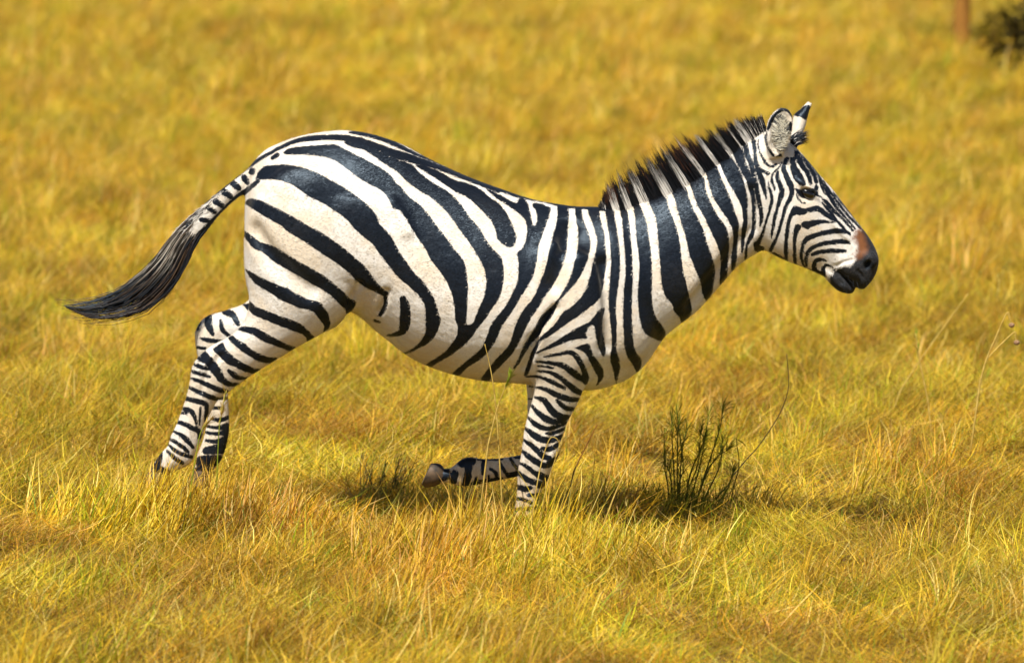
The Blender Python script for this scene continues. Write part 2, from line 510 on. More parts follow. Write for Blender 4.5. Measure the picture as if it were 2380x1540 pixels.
# trunk
add_loft([((570, 470), (570, 620), .06, 0), ((577, 425), (575, 665), .12, 0), ((600, 372), (592, 700), .175, 0), ((655, 331), (640, 715), .225, 0), ((735, 309), (720, 722), .255, 0, .12),
          ((825, 305), (812, 722), .265, 0, .16), ((920, 330), (882, 774), .265, 0, .14), ((1000, 371), (958, 832), .28, 0, .12),
          ((1080, 408), (1040, 865), .29, 0, .12), ((1160, 438), (1120, 883), .292, 0, .14), ((1240, 464), (1210, 890), .275, 0, .18),
          ((1320, 478), (1300, 902), .245, 0, .2), ((1395, 488), (1380, 905), .215, 0, .15), ((1440, 510), (1440, 887), .19, 0),
          ((1488, 570), (1484, 860), .15, 0), ((1510, 640), (1506, 830), .10, 0), ((1520, 700), (1516, 800), .05, 0)], k=0, nseg=64)
# neck
add_loft([((1300, 520), (1440, 870), .17, 0), ((1380, 494), (1512, 815), .165, 0), ((1440, 488), (1560, 768), .15, 0, .2), ((1505, 464), (1618, 724), .128, 0, .25),
          ((1560, 444), (1670, 667), .112, 0, .28), ((1625, 406), (1710, 622), .102, 0, .25), ((1690, 362), (1742, 598), .098, 0, .2),
          ((1742, 322), (1762, 586), .096, 0, .12), ((1780, 306), (1785, 560), .09, 0)], k=.05, nseg=48)
# head
add_loft([((1775, 312), (1758, 545), .055, 0), ((1800, 312), (1772, 572), .085, 0, -.05), ((1838, 332), (1788, 586), .098, 0, -.05), ((1874, 369), (1818, 602), .102, 0, -.02),
          ((1906, 408), (1852, 615), .094, 0, .02), ((1937, 443), (1886, 628), .078, 0, .05), ((1968, 484), (1910, 638), .066, 0, .0),
          ((1993, 517), (1926, 641), .060, 0, -.05), ((2014, 543), (1944, 640), .060, 0), ((2033, 574), (1963, 644), .063, 0), ((2042, 601), (1978, 655), .062, 0),
          ((2039, 626), (1990, 667), .055, 0), ((2031, 644), (2002, 672), .042, 0), ((2022, 655), (2010, 670), .02, 0)], k=.035, nseg=48)
# lower jaw and chin
add_loft([((1895, 608), (1885, 626), .03, 0), ((1925, 612), (1912, 640), .042, 0), ((1950, 625), (1930, 660), .044, 0), ((1972, 645), (1949, 676), .042, 0),
          ((1985, 662), (1970, 682), .034, 0), ((1988, 671), (1981, 681), .015, 0)], k=.008, nseg=32)
# tail dock
add_loft([((660, 345), (650, 410), .03, 0), ((622, 352), (628, 405), .033, 0), (FT(1640, 135), FT(1720, 235), .029, 0), (FT(1540, 212), FT(1630, 305), .026, 0), (FT(1440, 290), FT(1545, 380), .026, 0),
          (FT(1340, 370), FT(1455, 455), .026, 0), (FT(1245, 460), FT(1365, 545), .025, 0), (FT(1165, 550), FT(1280, 650), .023, 0),
          (FT(1090, 650), FT(1190, 745), .018, 0), (FT(1040, 740), FT(1110, 810), .010, 0)], k=.03, nseg=28)
# near hind leg
add_loft([((610, 440), (800, 430), .08, -.13), ((578, 530), (850, 540), .112, -.150), ((571, 620), (846, 640), .118, -.152), ((579, 700), (826, 706), .108, -.148),
          (FH(905, 290), FH(1620, 330), .086, -.142), (FH(795, 395), FH(1340, 492), .070, -.136), (FH(625, 490), FH(1040, 676), .058, -.130),
          (FH(498, 620), FH(872, 788), .050, -.126), (FH(460, 805), FH(745, 888), .043, -.124), (FH(428, 925), FH(682, 945), .038, -.122),
          (FH(365, 1105), FH(600, 1110), .034, -.12), (FH(308, 1225), FH(565, 1235), .032, -.12), (FH(285, 1300), FH(520, 1335), .032, -.12),
          (FH(225, 1365), FH(470, 1440), .034, -.12), (FH(175, 1440), FH(350, 1510), .029, -.12), (FH(140, 1500), FH(300, 1570), .026, -.12)], k=.045, nseg=40)
# far hind leg
add_loft([((640, 520), (840, 520), .08, .13), ((590, 640), (800, 740), .10, .145), (FH(950, 100), FH(1250, 420), .085, .14), (FH(760, 185), FH(1000, 480), .068, .135),
          (FH(600, 237), FH(840, 520), .054, .13), (FH(518, 340), FH(770, 590), .046, .126), (FH(515, 470), FH(745, 640), .041, .124), (FH(550, 640), FH(740, 720), .036, .122),
          (FH(600, 850), FH(775, 860), .032, .12), (FH(622, 1000), FH(785, 1000), .031, .12), (FH(600, 1150), FH(792, 1150), .030, .12),
          (FH(572, 1265), FH(768, 1290), .031, .12), (FH(530, 1370), FH(730, 1405), .034, .12), (FH(515, 1450), FH(665, 1490), .028, .12), (FH(500, 1500), FH(640, 1550), .026, .12)], k=.03, nseg=36)
# near foreleg
add_loft([((1255, 600), (1390, 600), .055, -.165), ((1238, 700), (1408, 710), .075, -.168), ((1236, 780), (1398, 800), .080, -.163), (FF(868, 160), FF(1292, 250), .078, -.155), (FF(862, 270), FF(1270, 330), .070, -.147),
          (FF(868, 370), FF(1232, 395), .062, -.141), (FF(862, 460), FF(1198, 472), .056, -.137), (FF(843, 535), FF(1162, 548), .051, -.134),
          (FF(818, 625), FF(1114, 632), .047, -.132), (FF(800, 705), FF(1087, 712), .045, -.13), (FF(790, 790), FF(1070, 790), .045, -.13),
          (FF(775, 890), FF(1048, 882), .046, -.13), (FF(760, 960), FF(1003, 962), .040, -.13), (FF(752, 1040), FF(973, 1045), .033, -.13),
          (FF(750, 1120), FF(930, 1120), .029, -.13), (FF(738, 1230), FF(885, 1215), .028, -.13), (FF(712, 1340), FF(872, 1330), .034, -.13),
          (FF(728, 1420), FF(862, 1405), .029, -.13), (FF(736, 1490), FF(872, 1475), .028, -.13)], k=.03, nseg=40)
# far foreleg: forearm, then folded cannon
add_loft([((1260, 660), (1370, 660), .06, .15), (FF(830, 200), FF(1150, 240), .066, .145), (FF(812, 320), FF(1080, 330), .056, .135), (FF(822, 430), FF(1040, 440), .049, .13), (FF(824, 540), FF(1015, 550), .045, .127),
          (FF(822, 650), FF(995, 660), .042, .125), (FF(812, 790), FF(985, 800), .042, .124), (FF(800, 890), FF(985, 900), .044, .124), (FF(810, 980), FF(965, 985), .038, .124)], k=.03, nseg=32)
add_loft([(FF(940, 870), FF(930, 1020), .036, .124), (FF(860, 868), FF(860, 1035), .042, .124), (FF(770, 878), FF(770, 1030), .039, .124), (FF(640, 898), FF(640, 1052), .032, .124), (FF(510, 905), FF(505, 1080), .030, .124),
          (FF(410, 892), FF(405, 1098), .033, .124), (FF(345, 910), FF(325, 1095), .034, .124), (FF(275, 968), FF(255, 1075), .027, .124), (FF(215, 975), FF(205, 1085), .027, .124), (FF(195, 980), FF(180, 1085), .024, .124)], k=.02, nseg=32)

# muscles and skull detail, mirrored
def both(u, v, y, rad, k=.03, rot=0, carve=False, yaw=0):
    for s in (-1, 1):
        c = P(u, v, -abs(y)); c = np.array([c[0], s * abs(y), c[2]])
        ball(c, rad, k, rot, carve, yaw * (-s))
both(1330, 700, .20, (.12, .05, .22), .06, 20)          # shoulder blade
both(1440, 760, .12, (.10, .07, .12), .05, 30)          # breast
both(700, 520, .19, (.17, .06, .20), .06, 0)            # haunch
both(850, 560, .235, (.10, .03, .14), .05, 20)          # flank fold
both(838, 512, .066, (.10, .034, .075), .03, -50)       # cheek
both(1873, 432, .083, (.042, .018, .016), .012, -38)    # brow
both(1925, 505, .062, (.11, .012, .012), .012, -48)     # cheek bone
both(2020, 603, .050, (.034, .022, .030), .012, -50)    # nostril rim
both(1975, 620, .045, (.05, .022, .03), .02, -50)       # lip
both(1878, 452, .094, (.030, .016, .021), .008, -32, carve=True)   # eye socket
nos = E2(1905, 1055)
both(nos[0], nos[1], .072, (.011, .022, .019), .006, -25, carve=True)
m1 = [E2(1420, 1120), E2(1500, 1170), E2(1570, 1240), E2(1640, 1330), E2(1700, 1405), E2(1735, 1440)]
for s in (-1, 1):
    groove([np.array([P(a, b, -.04)[0], s * yy, P(a, b, -.04)[2]]) for (a, b), yy in zip(m1, (.054, .052, .048, .044, .034, .02))], .0065, .006)
# crease behind the forearm
for s in (-1,):
    groove([P(1238, 790, -.27), P(1226, 830, -.25), P(1222, 870, -.21), P(1222, 885, -.18)], .010, .03)
def surf_y(x, z, s, y0):
    i = int(round(x / VOX)) - I0[0]; k = int(round(z / VOX)) - I0[2]
    col = FIELD[i, :, k]; ins = np.nonzero(col < 0)[0]
    if len(ins) == 0: return y0
    return abs(float((ins[-1] if s > 0 else ins[0]) + I0[1]) * VOX)

def crease(fr, pts, ys, r=.012, k=.05, out=False):
    for s in (-1, 1):
        q = []
        for (a, b), yy in zip(pts, ys):
            w_ = P(*fr(a, b), -yy)
            for _ in range(2):
                yy = surf_y(w_[0], w_[2], s, yy); w_ = P(*fr(a, b), -yy)
            q.append(np.array([w_[0], s * yy, w_[2]]))
        groove(q, r, k, carve=not out)
crease(FB, [(1310, 880), (1240, 970), (1180, 1080), (1140, 1190), (1105, 1300)], [.292, .285, .27, .25, .225], .012, .02)     # behind the elbow
crease(FB, [(1270, 900), (1200, 1010), (1130, 1120)], [.302, .292, .28], .008, .016)
crease(FB, [(1660, 560), (1690, 760), (1700, 950), (1690, 1150)], [.262, .255, .245, .225], .014, .045)                         # front of the shoulder
crease(FB, [(1420, 300), (1360, 520), (1310, 700)], [.296, .302, .302], .013, .05)                                           # behind the shoulder blade
crease(FA, [(1060, 1280), (1010, 1350), (985, 1430)], [.262, .262, .255], .009, .018)                                          # stifle fold
crease(FA, [(1255, 1330), (1235, 1400), (1200, 1480)], [.275, .27, .25], .007, .02)
crease(FA, [(300, 900), (420, 1080), (560, 1230), (700, 1330)], [.262, .278, .282, .28], .014, .06)                            # back of the thigh
crease(FC, [(1120, 1050), (1000, 1220), (860, 1400), (760, 1520)], [.105, .118, .135, .155], .010, .05)                        # jugular furrow
crease(FC, [(1190, 700), (1205, 850), (1200, 980)], [.112, .114, .108], .006, .03)                                            # behind the jaw
crease(FH, [(720, 560), (640, 640), (590, 740), (560, 850)], [.186, .184, .176, .17], .006, .02)                              # hock tendon
crease(FF, [(1010, 700), (985, 820), (955, 900)], [.178, .178, .178], .005, .02)
crease(FF, [(840, 800), (835, 900), (830, 1010), (825, 1150)], [.176, .176, .166, .16], .005, .018)                           # tendon below the knee
crease(FA, [(1290, 700), (1350, 780), (1400, 900)], [.232, .238, .24], .004, .05, out=True)                                   # point of hip
crease(E2, [(1450, 1060), (1560, 1010), (1680, 980)], [.056, .056, .056], .004, .008)                                         # lip wrinkles
crease(E2, [(1380, 1150), (1450, 1230), (1530, 1320)], [.05, .048, .044], .003, .006)
crease(E2, [(1760, 1130), (1800, 1190), (1830, 1240)], [.066, .066, .064], .004, .008)
# ears
for (tip, mid, base, y, yb) in [(E1(668, 190), E1(640, 500), E1(590, 830), -.088, -.072)]:
    add_loft([(E1(470, 900), E1(680, 860), .030, -.066), (E1(440, 760), E1(730, 720), .034, -.078), (E1(432, 600), E1(790, 580), .036, -.086), (E1(440, 460), E1(815, 420), .034, -.09), (E1(480, 330), E1(815, 320), .030, -.092),
              (E1(560, 225), E1(785, 235), .022, -.092), (E1(640, 175), E1(735, 185), .012, -.09)], k=.012, nseg=32)
    c = P(*E1(650, 470), -.118)
    ball(c, (.040, .030, .078), .006, -6, carve=True)
    c = P(*E1(610, 640), -.120)
    ball(c, (.030, .034, .06), .006, -10, carve=True)
add_loft([(E1(740, 700), E1(900, 660), .030, .062), (E1(770, 560), E1(965, 520), .034, .072), (E1(805, 400), E1(1005, 420), .034, .08), (E1(845, 268), E1(1030, 320), .030, .085), (E1(930, 195), E1(1058, 215), .020, .087),
          (E1(995, 125), E1(1085, 150), .012, .088), (E1(1035, 88), E1(1095, 105), .006, .088)], k=.012, nseg=28)

gr = vdb.FloatGrid(BG)
gr.transform = XF
gr.copyFromArray(FIELD, tuple(int(q) for q in I0))
pts, quads = gr.convertToQuads(0.0)
pts = np.asarray(pts, np.float64); quads = np.asarray(quads, np.int64)[:, ::-1]
del FIELD

def relax(p, q, it, lam=0.5, mu=-0.52):
    e = np.concatenate([q[:, [0, 1]], q[:, [1, 2]], q[:, [2, 3]], q[:, [3, 0]]])
    n = len(p); deg = np.bincount(e[:, 0], minlength=n) + np.bincount(e[:, 1], minlength=n)
    deg = np.maximum(deg, 1)
    for i in range(it):
        for l in (lam, mu):
            s = np.stack([np.bincount(e[:, 0], p[e[:, 1], k], n) + np.bincount(e[:, 1], p[e[:, 0], k], n) for k in range(3)], 1)
            p = p + l * (s / deg[:, None] - p)
    return p
pts = relax(pts, quads, 6)

# ------------------------------------------------------------------ zebra: coat pattern
def coat_uv(x, y, z):
    """flattened coat coordinates of a body point (left and right flank share one layout)"""
    d = np.stack([x - CAM[0], y - CAM[1], z - CAM[2]], 1)
    f = d @ FWD
    return np.stack([UC + FPX * d[:, 0] / f, VC - FPX * (d @ UPV) / f], 1)

def seg_dist(p, a, b):
    ab = b - a
    t = np.clip(((p - a) @ ab) / max(ab @ ab, 1e-9), 0, 1)
    return np.linalg.norm(p - a - t[:, None] * ab, axis=1), t

GROW = {E1: 1.08, E2: 1.3, FH: 1.05, FF: 1.02, FT: 1.5, FA: 1.1, FC: 1.15}
class Coat:
    def __init__(self, uv):
        self.uv = uv; self.f = np.full(len(uv), 60.0)
    def _near(self, lo, hi, pad):
        return np.nonzero(((self.uv > lo - pad) & (self.uv < hi + pad)).all(1))[0]
    def stroke(self, fr, pts, grow=None, sub=5):
        if grow is None: grow = GROW.get(fr, 1.0)
        s = abs(fr(1, 0)[0] - fr(0, 0)[0])
        a = np.array([list(fr(x, y)) + [max(r * s * grow, 0.6)] for x, y, r in pts])
        if len(a) > 1: a = catmull(a, sub)
        else: a = np.vstack([a, a + [0.1, 0, 0]])
        idx = self._near(a[:, :2].min(0) - a[:, 2].max(), a[:, :2].max(0) + a[:, 2].max(), 30)
        p = self.uv[idx]
        for q0, q1 in zip(a[:-1], a[1:]):
            d, t = seg_dist(p, q0[:2], q1[:2])
            self.f[idx] = np.minimum(self.f[idx], d - (q0[2] + (q1[2] - q0[2]) * t))
    def poly(self, fr, pts, sub=4):
        a = np.array([fr(x, y) for x, y in pts])
        n = len(a)
        out = []
        for i in range(n):
            p0, p1, p2, p3 = a[i - 1], a[i], a[(i + 1) % n], a[(i + 2) % n]
            for k in range(sub):
                t = k / sub
                out.append(0.5 * (2 * p1 + (p2 - p0) * t + (2 * p0 - 5 * p1 + 4 * p2 - p3) * t * t + (-p0 + 3 * p1 - 3 * p2 + p3) * t ** 3))
        a = np.array(out)
        idx = self._near(a.min(0), a.max(0), 30)
        p = self.uv[idx]
        dm = np.full(len(p), 1e9); ins = np.zeros(len(p), bool)
        for q0, q1 in zip(a, np.roll(a, -1, 0)):
            d, _ = seg_dist(p, q0, q1)
            dm = np.minimum(dm, d)
            c = (q0[1] > p[:, 1]) != (q1[1] > p[:, 1])
            with np.errstate(divide='ignore', invalid='ignore'):
                xi = (q1[0] - q0[0]) * (p[:, 1] - q0[1]) / (q1[1] - q0[1]) + q0[0]
            ins ^= c & (p[:, 0] < xi)
        self.f[idx] = np.minimum(self.f[idx], np.where(ins, -dm, dm))

def pair(up, low):
    return up + low[::-1]

def paint_body(c):
    S, Y = c.stroke, c.poly
    # dorsal line and rump
    S(FA, [(-60, 690, 10), (60, 590, 11), (180, 492, 11), (300, 402, 10), (420, 330, 10), (560, 262, 12), (680, 232, 16), (800, 224, 16), (900, 224, 18), (1000, 236, 20), (1100, 262, 22), (1200, 300, 24), (1300, 338, 26), (1400, 368, 28), (1500, 398, 22), (1620, 436, 17), (1750, 484, 18), (1860, 526, 18), (1960, 566, 16), (2060, 610, 12)])
    S(FA, [(985, 186, 5), (1060, 193, 13), (1150, 210, 16), (1250, 243, 16), (1350, 290, 14), (1440, 333, 9), (1600, 400, 5), (1760, 465, 5), (1900, 518, 7), (2000, 556, 12), (2100, 600, 16), (2200, 636, 16), (2310, 664, 14)])
    S(FA, [(430, 370, 13), (460, 348, 15)]); S(FA, [(270, 478, 12), (290, 455, 10)])
    Y(FA, pair([(510, 330), (560, 300), (700, 285), (870, 275), (930, 300), (1010, 340), (1100, 385), (1200, 440), (1270, 490), (1310, 540), (1360, 590), (1420, 660), (1500, 720), (1560, 790), (1610, 860), (1680, 950), (1740, 1030), (1790, 1090), (1820, 1160), (1835, 1280), (1835, 1380), (1820, 1560)],
               [(530, 345), (640, 345), (760, 355), (850, 375), (930, 420), (1000, 475), (1060, 520), (1130, 560), (1200, 595), (1250, 640), (1280, 690), (1300, 735), (1345, 745), (1380, 790), (1430, 870), (1480, 950), (1530, 1020), (1570, 1100), (1630, 1180), (1680, 1250), (1720, 1340), (1740, 1420), (1755, 1560)]))
    Y(FA, pair([(950, 256), (1080, 272), (1200, 325), (1320, 378), (1430, 420), (1500, 490), (1600, 560), (1700, 620), (1780, 700), (1850, 800), (1920, 880), (1960, 950), (2000, 1010), (2070, 1080), (2090, 1130), (2095, 1230), (2080, 1330), (2050, 1400), (2000, 1470), (1950, 1545)],
               [(1000, 290), (1080, 310), (1150, 350), (1250, 420), (1330, 470), (1400, 540), (1480, 600), (1580, 660), (1660, 730), (1720, 800), (1790, 900), (1850, 980), (1900, 1060), (1950, 1150), (1970, 1230), (1970, 1300), (1950, 1390), (1920, 1450), (1890, 1545)]))
    Y(FA, pair([(1465, 422), (1550, 435), (1650, 480), (1740, 530), (1850, 560), (1930, 600), (2000, 660), (2060, 700), (2110, 760), (2150, 840), (2180, 920), (2180, 980), (2160, 1010)],
               [(1500, 450), (1560, 490), (1640, 540), (1700, 580), (1760, 620), (1830, 650), (1900, 710), (1960, 770), (2010, 830), (2040, 890), (2050, 950), (2090, 990), (2130, 1012)]))
    Y(FA, pair([(310, 520), (330, 470), (380, 430), (500, 420), (560, 425), (640, 440), (750, 480), (860, 540), (950, 590), (1050, 660), (1130, 730), (1180, 790), (1200, 850), (1250, 900), (1300, 970), (1350, 1060), (1400, 1130), (1450, 1200), (1510, 1260), (1560, 1330), (1600, 1400), (1620, 1480), (1635, 1560)],
               [(340, 525), (440, 525), (530, 545), (600, 580), (680, 640), (780, 690), (880, 750), (960, 810), (1030, 890), (1090, 940), (1150, 990), (1200, 1060), (1250, 1120), (1300, 1190), (1370, 1260), (1430, 1310), (1490, 1370), (1530, 1440), (1545, 1560)]))
    Y(FB, [(385, 940), (380, 1030), (360, 1090), (320, 1140), (260, 1185), (218, 1200), (225, 1207), (270, 1192), (330, 1162), (390, 1132), (440, 1080), (470, 1020), (482, 940)])
    Y(FA, pair([(235, 690), (260, 665), (330, 675), (400, 705), (500, 755), (600, 810), (700, 870), (780, 910), (870, 970), (950, 1030), (1020, 1090), (1080, 1140), (1130, 1200), (1180, 1270), (1230, 1320), (1262, 1345)],
               [(240, 705), (330, 765), (420, 820), (480, 850), (540, 900), (620, 950), (700, 1000), (800, 1070), (880, 1120), (960, 1180), (1020, 1240), (1080, 1290), (1140, 1320), (1200, 1350), (1240, 1370)]))
    S(FA, [(1240, 1365, 12), (1245, 1420, 12), (1225, 1470, 14), (1205, 1500, 10)])
    S(FA, [(1370, 1390, 22), (1385, 1450, 30), (1385, 1520, 34), (1380, 1580, 32), (1360, 1625, 20), (1300, 1645, 10), (1258, 1650, 5)])
    S(FB, [(10, 965, 8), (50, 980, 6)])
    Y(FA, pair([(208, 885), (260, 920), (340, 975), (440, 1010), (520, 1060), (620, 1120), (700, 1165), (780, 1210), (860, 1270), (930, 1330), (980, 1380), (1030, 1412)],
               [(200, 895), (250, 970), (290, 1020), (350, 1045), (430, 1110), (520, 1165), (600, 1210), (700, 1270), (790, 1320), (860, 1370), (910, 1420), (950, 1460), (965, 1490), (1000, 1470)]))
    Y(FA, pair([(235, 1175), (330, 1225), (420, 1270), (520, 1310), (620, 1370), (720, 1400), (790, 1430)], [(240, 1190), (290, 1260), (340, 1300), (430, 1350), (530, 1400), (620, 1450), (690, 1465), (740, 1480)]))
    Y(FH, pair([(1240, -10), (1330, 40), (1420, 85), (1500, 110), (1560, 150), (1600, 200), (1620, 260), (1620, 310), (1590, 360)], [(1120, 10), (1200, 85), (1300, 130), (1400, 160), (1470, 180), (1510, 220), (1550, 270), (1575, 310), (1570, 360)]))
    # flank and ribs
    Y(FB, [(600, 945), (612, 1020), (600, 1080), (570, 1130), (520, 1190), (450, 1240), (385, 1282), (410, 1302), (470, 1265), (540, 1225), (600, 1185), (660, 1135), (720, 1070), (760, 1010), (810, 945), (740, 955), (720, 985), (690, 998), (668, 985), (668, 945)])
    Y(FB, [(815, 15), (880, 75), (950, 120), (1020, 170), (1090, 230), (1112, 290), (1105, 380), (1080, 440), (1040, 480), (1050, 540), (1050, 600), (1045, 670), (1020, 740), (985, 810), (950, 870), (900, 930), (850, 1000), (820, 1080), (780, 1170), (720, 1220), (650, 1280), (600, 1320), (575, 1350), (615, 1362), (670, 1310), (740, 1265), (800, 1220), (850, 1160), (880, 1110), (900, 1070), (930, 1000), (980, 930), (1030, 850), (1080, 770), (1130, 690), (1160, 620), (1180, 530), (1190, 440), (1215, 360), (1240, 290), (1265, 220), (1278, 170), (1270, 148), (1220, 130), (1165, 118), (1152, 140), (1175, 170), (1185, 220), (1178, 268), (1160, 282), (1145, 260), (1135, 200), (1120, 140), (1100, 100), (1060, 85), (1040, 115), (1010, 115), (940, 75), (860, 35)], sub=3)
    S(FB, [(870, 0, 12), (950, 30, 16), (1040, 62, 16), (1130, 84, 12), (1250, 108, 10), (1350, 133, 12), (1450, 146, 12), (1560, 153, 12), (1700, 165, 16)])
    Y(FB, [(1335, 130), (1330, 200), (1320, 280), (1300, 350), (1275, 450), (1255, 550), (1225, 640), (1190, 730), (1150, 810), (1100, 870), (1060, 930), (1030, 1000), (1010, 1060), (990, 1120), (950, 1180), (900, 1230), (850, 1290), (810, 1340), (780, 1390), (830, 1400), (870, 1340), (920, 1290), (980, 1230), (1030, 1160), (1060, 1100), (1090, 1040), (1130, 960), (1190, 870), (1240, 790), (1290, 720), (1330, 650), (1360, 580), (1390, 480), (1400, 380), (1405, 280), (1410, 200), (1398, 140)])
    Y(FB, [(1460, 145), (1465, 230), (1480, 310), (1480, 400), (1470, 480), (1450, 560), (1430, 640), (1380, 740), (1320, 830), (1270, 880), (1210, 940), (1170, 1010), (1130, 1080), (1090, 1140), (1050, 1240), (1012, 1312), (1045, 1285), (1085, 1215), (1140, 1130), (1190, 1080), (1230, 1010), (1290, 930), (1310, 890), (1340, 830), (1400, 760), (1470, 680), (1520, 590), (1550, 510), (1565, 430), (1560, 360), (1530, 280), (1510, 220), (1495, 145)])
    Y(FB, [(1550, 150), (1570, 230), (1600, 310), (1618, 390), (1605, 480), (1582, 570), (1565, 650), (1540, 730), (1500, 800), (1440, 860), (1380, 900), (1340, 950), (1300, 1005), (1250, 1050), (1205, 1090), (1150, 1180), (1120, 1260), (1090, 1360), (1120, 1340), (1150, 1250), (1190, 1150), (1210, 1110), (1260, 1085), (1330, 1035), (1400, 985), (1480, 930), (1560, 870), (1620, 820), (1650, 760), (1665, 660), (1680, 560), (1675, 440), (1665, 340), (1640, 240), (1618, 150)])
    Y(FB, [(1640, 885), (1668, 878), (1655, 940), (1648, 1000), (1655, 1060), (1668, 1120), (1675, 1180), (1665, 1224), (1640, 1190), (1620, 1130), (1605, 1060), (1598, 1008), (1570, 998), (1545, 1030), (1535, 1070), (1545, 1092), (1500, 1095), (1420, 1110), (1340, 1140), (1270, 1170), (1200, 1195), (1178, 1208), (1190, 1188), (1260, 1150), (1340, 1100), (1420, 1050), (1500, 1005), (1560, 975), (1600, 930)])
    Y(FB, [(1455, 1165), (1500, 1145), (1550, 1133), (1570, 1170), (1590, 1220), (1630, 1270), (1658, 1320), (1660, 1370), (1640, 1400), (1608, 1436), (1625, 1390), (1610, 1350), (1590, 1310), (1560, 1250), (1530, 1200), (1490, 1175)])
    S(FB, [(1230, 1228, 4), (1330, 1210, 10), (1420, 1195, 14), (1470, 1230, 18), (1510, 1300, 18), (1535, 1370, 20), (1530, 1410, 16)])
    Y(FB, [(1680, 165), (1690, 260), (1705, 350), (1715, 450), (1718, 560), (1710, 680), (1700, 800), (1705, 900), (1715, 1000), (1725, 1100), (1720, 1180), (1710, 1240), (1730, 1310), (1745, 1380), (1755, 1420), (1765, 1370), (1780, 1310), (1775, 1250), (1755, 1180), (1755, 1080), (1755, 980), (1750, 900), (1755, 800), (1770, 700), (1780, 600), (1780, 500), (1770, 400), (1755, 300), (1740, 220), (1732, 165)])
    Y(FB, [(1785, 165), (1800, 260), (1810, 400), (1820, 520), (1820, 650), (1810, 760), (1805, 850), (1805, 950), (1810, 1050), (1815, 1150), (1840, 1230), (1880, 1290), (1905, 1340), (1932, 1290), (1930, 1240), (1900, 1200), (1880, 1150), (1870, 1050), (1865, 950), (1865, 850), (1870, 720), (1870, 600), (1865, 480), (1855, 350), (1845, 260), (1828, 165)])
    Y(FB, [(1880, 130), (1895, 260), (1905, 400), (1920, 520), (1920, 640), (1910, 760), (1915, 860), (1925, 950), (1945, 1030), (1980, 1070), (2040, 1100), (2088, 1108), (2108, 1060), (2090, 1010), (2050, 960), (2025, 900), (2010, 820), (2010, 720), (2010, 620), (2005, 500), (1990, 380), (1975, 280), (1950, 200), (1920, 130)])
    # neck
    Y(FC, [(440, 740), (480, 850), (500, 894), (515, 1024), (525, 1154), (535, 1274), (545, 1374), (570, 1464), (620, 1524), (630, 1564), (670, 1614), (690, 1662), (712, 1644), (750, 1594), (755, 1544), (740, 1464), (720, 1374), (695, 1274), (680, 1174), (670, 1074), (640, 954), (590, 824), (560, 740)])
    Y(FC, [(610, 670), (640, 770), (660, 850), (690, 950), (720, 1050), (740, 1150), (770, 1230), (800, 1300), (825, 1370), (835, 1440), (862, 1492), (885, 1480), (907, 1430), (915, 1380), (925, 1290), (915, 1210), (890, 1140), (860, 1050), (830, 960), (790, 880), (745, 780), (700, 660)])
    Y(FC, [(740, 600), (770, 720), (800, 800), (850, 890), (880, 960), (920, 1040), (950, 1110), (968, 1180), (968, 1280), (962, 1340), (970, 1388), (1010, 1330), (1015, 1270), (1020, 1200), (1025, 1130), (1025, 1050), (1010, 980), (970, 920), (930, 860), (890, 780), (860, 700), (835, 590)])
    Y(FC, [(860, 530), (885, 650), (920, 760), (970, 840), (1020, 910), (1050, 970), (1060, 1040), (1055, 1120), (1045, 1200), (1050, 1285), (1075, 1240), (1085, 1160), (1088, 1080), (1095, 1000), (1095, 930), (1070, 860), (1045, 780), (1010, 700), (970, 610), (940, 530), (910, 480)])
    Y(FC, [(955, 460), (985, 560), (1030, 650), (1070, 720), (1105, 780), (1125, 850), (1130, 930), (1120, 1000), (1115, 1080), (1120, 1155), (1135, 1110), (1145, 1020), (1160, 950), (1160, 850), (1160, 760), (1140, 660), (1110, 570), (1070, 500), (1040, 450), (1010, 410)])
    Y(FC, [(1045, 390), (1080, 490), (1110, 550), (1150, 620), (1165, 680), (1185, 740), (1195, 820), (1195, 920), (1190, 980), (1160, 1060), (1145, 1120), (1140, 1195), (1155, 1195), (1165, 1100), (1200, 1040), (1215, 980), (1220, 900), (1220, 800), (1210, 700), (1190, 600), (1150, 500), (1130, 420), (1100, 360)])
    S(FC, [(1140, 345, 14), (1160, 440, 16), (1190, 520, 14), (1205, 600, 14), (1225, 680, 14), (1240, 760, 13), (1255, 830, 12), (1262, 900, 10), (1252, 955, 5)])
    S(FC, [(1195, 300, 10), (1215, 420, 10), (1220, 500, 10), (1240, 570, 12), (1265, 640, 12), (1280, 700, 8), (1295, 755, 4)])
    S(FC, [(1222, 1090, 16), (1240, 1120, 22), (1265, 1120, 14)])
    # head
    S(E1, [(330, 630, 6), (320, 700, 6), (350, 820, 8), (400, 920, 14), (450, 990, 12), (520, 1020, 10), (580, 990, 14)])
    S(E1, [(280, 640, 8), (262, 740, 12), (285, 880, 16), (320, 1010, 14), (390, 1080, 16), (465, 1120, 22)])
    S(E1, [(320, 1020, 10), (370, 1150, 16), (400, 1220, 18), (415, 1330, 14), (435, 1440, 10), (440, 1490, 5)])
    S(E1, [(465, 1240, 6), (480, 1330, 12), (510, 1420, 18), (522, 1500, 18), (500, 1586, 16), (480, 1676, 16), (450, 1766, 14), (420, 1866, 14), (390, 1966, 16), (350, 2056, 22), (320, 2116, 30)])
    S(E1, [(600, 1100, 18), (600, 1190, 26), (640, 1290, 30), (665, 1370, 32), (650, 1450, 30), (620, 1536, 24), (590, 1646, 20), (560, 1756, 20), (540, 1866, 18), (520, 1966, 14), (508, 2056, 6)])
    S(E1, [(660, 960, 8), (610, 1040, 8), (560, 1090, 8), (520, 1150, 10), (520, 1230, 14), (545, 1300, 16), (560, 1360, 10)])
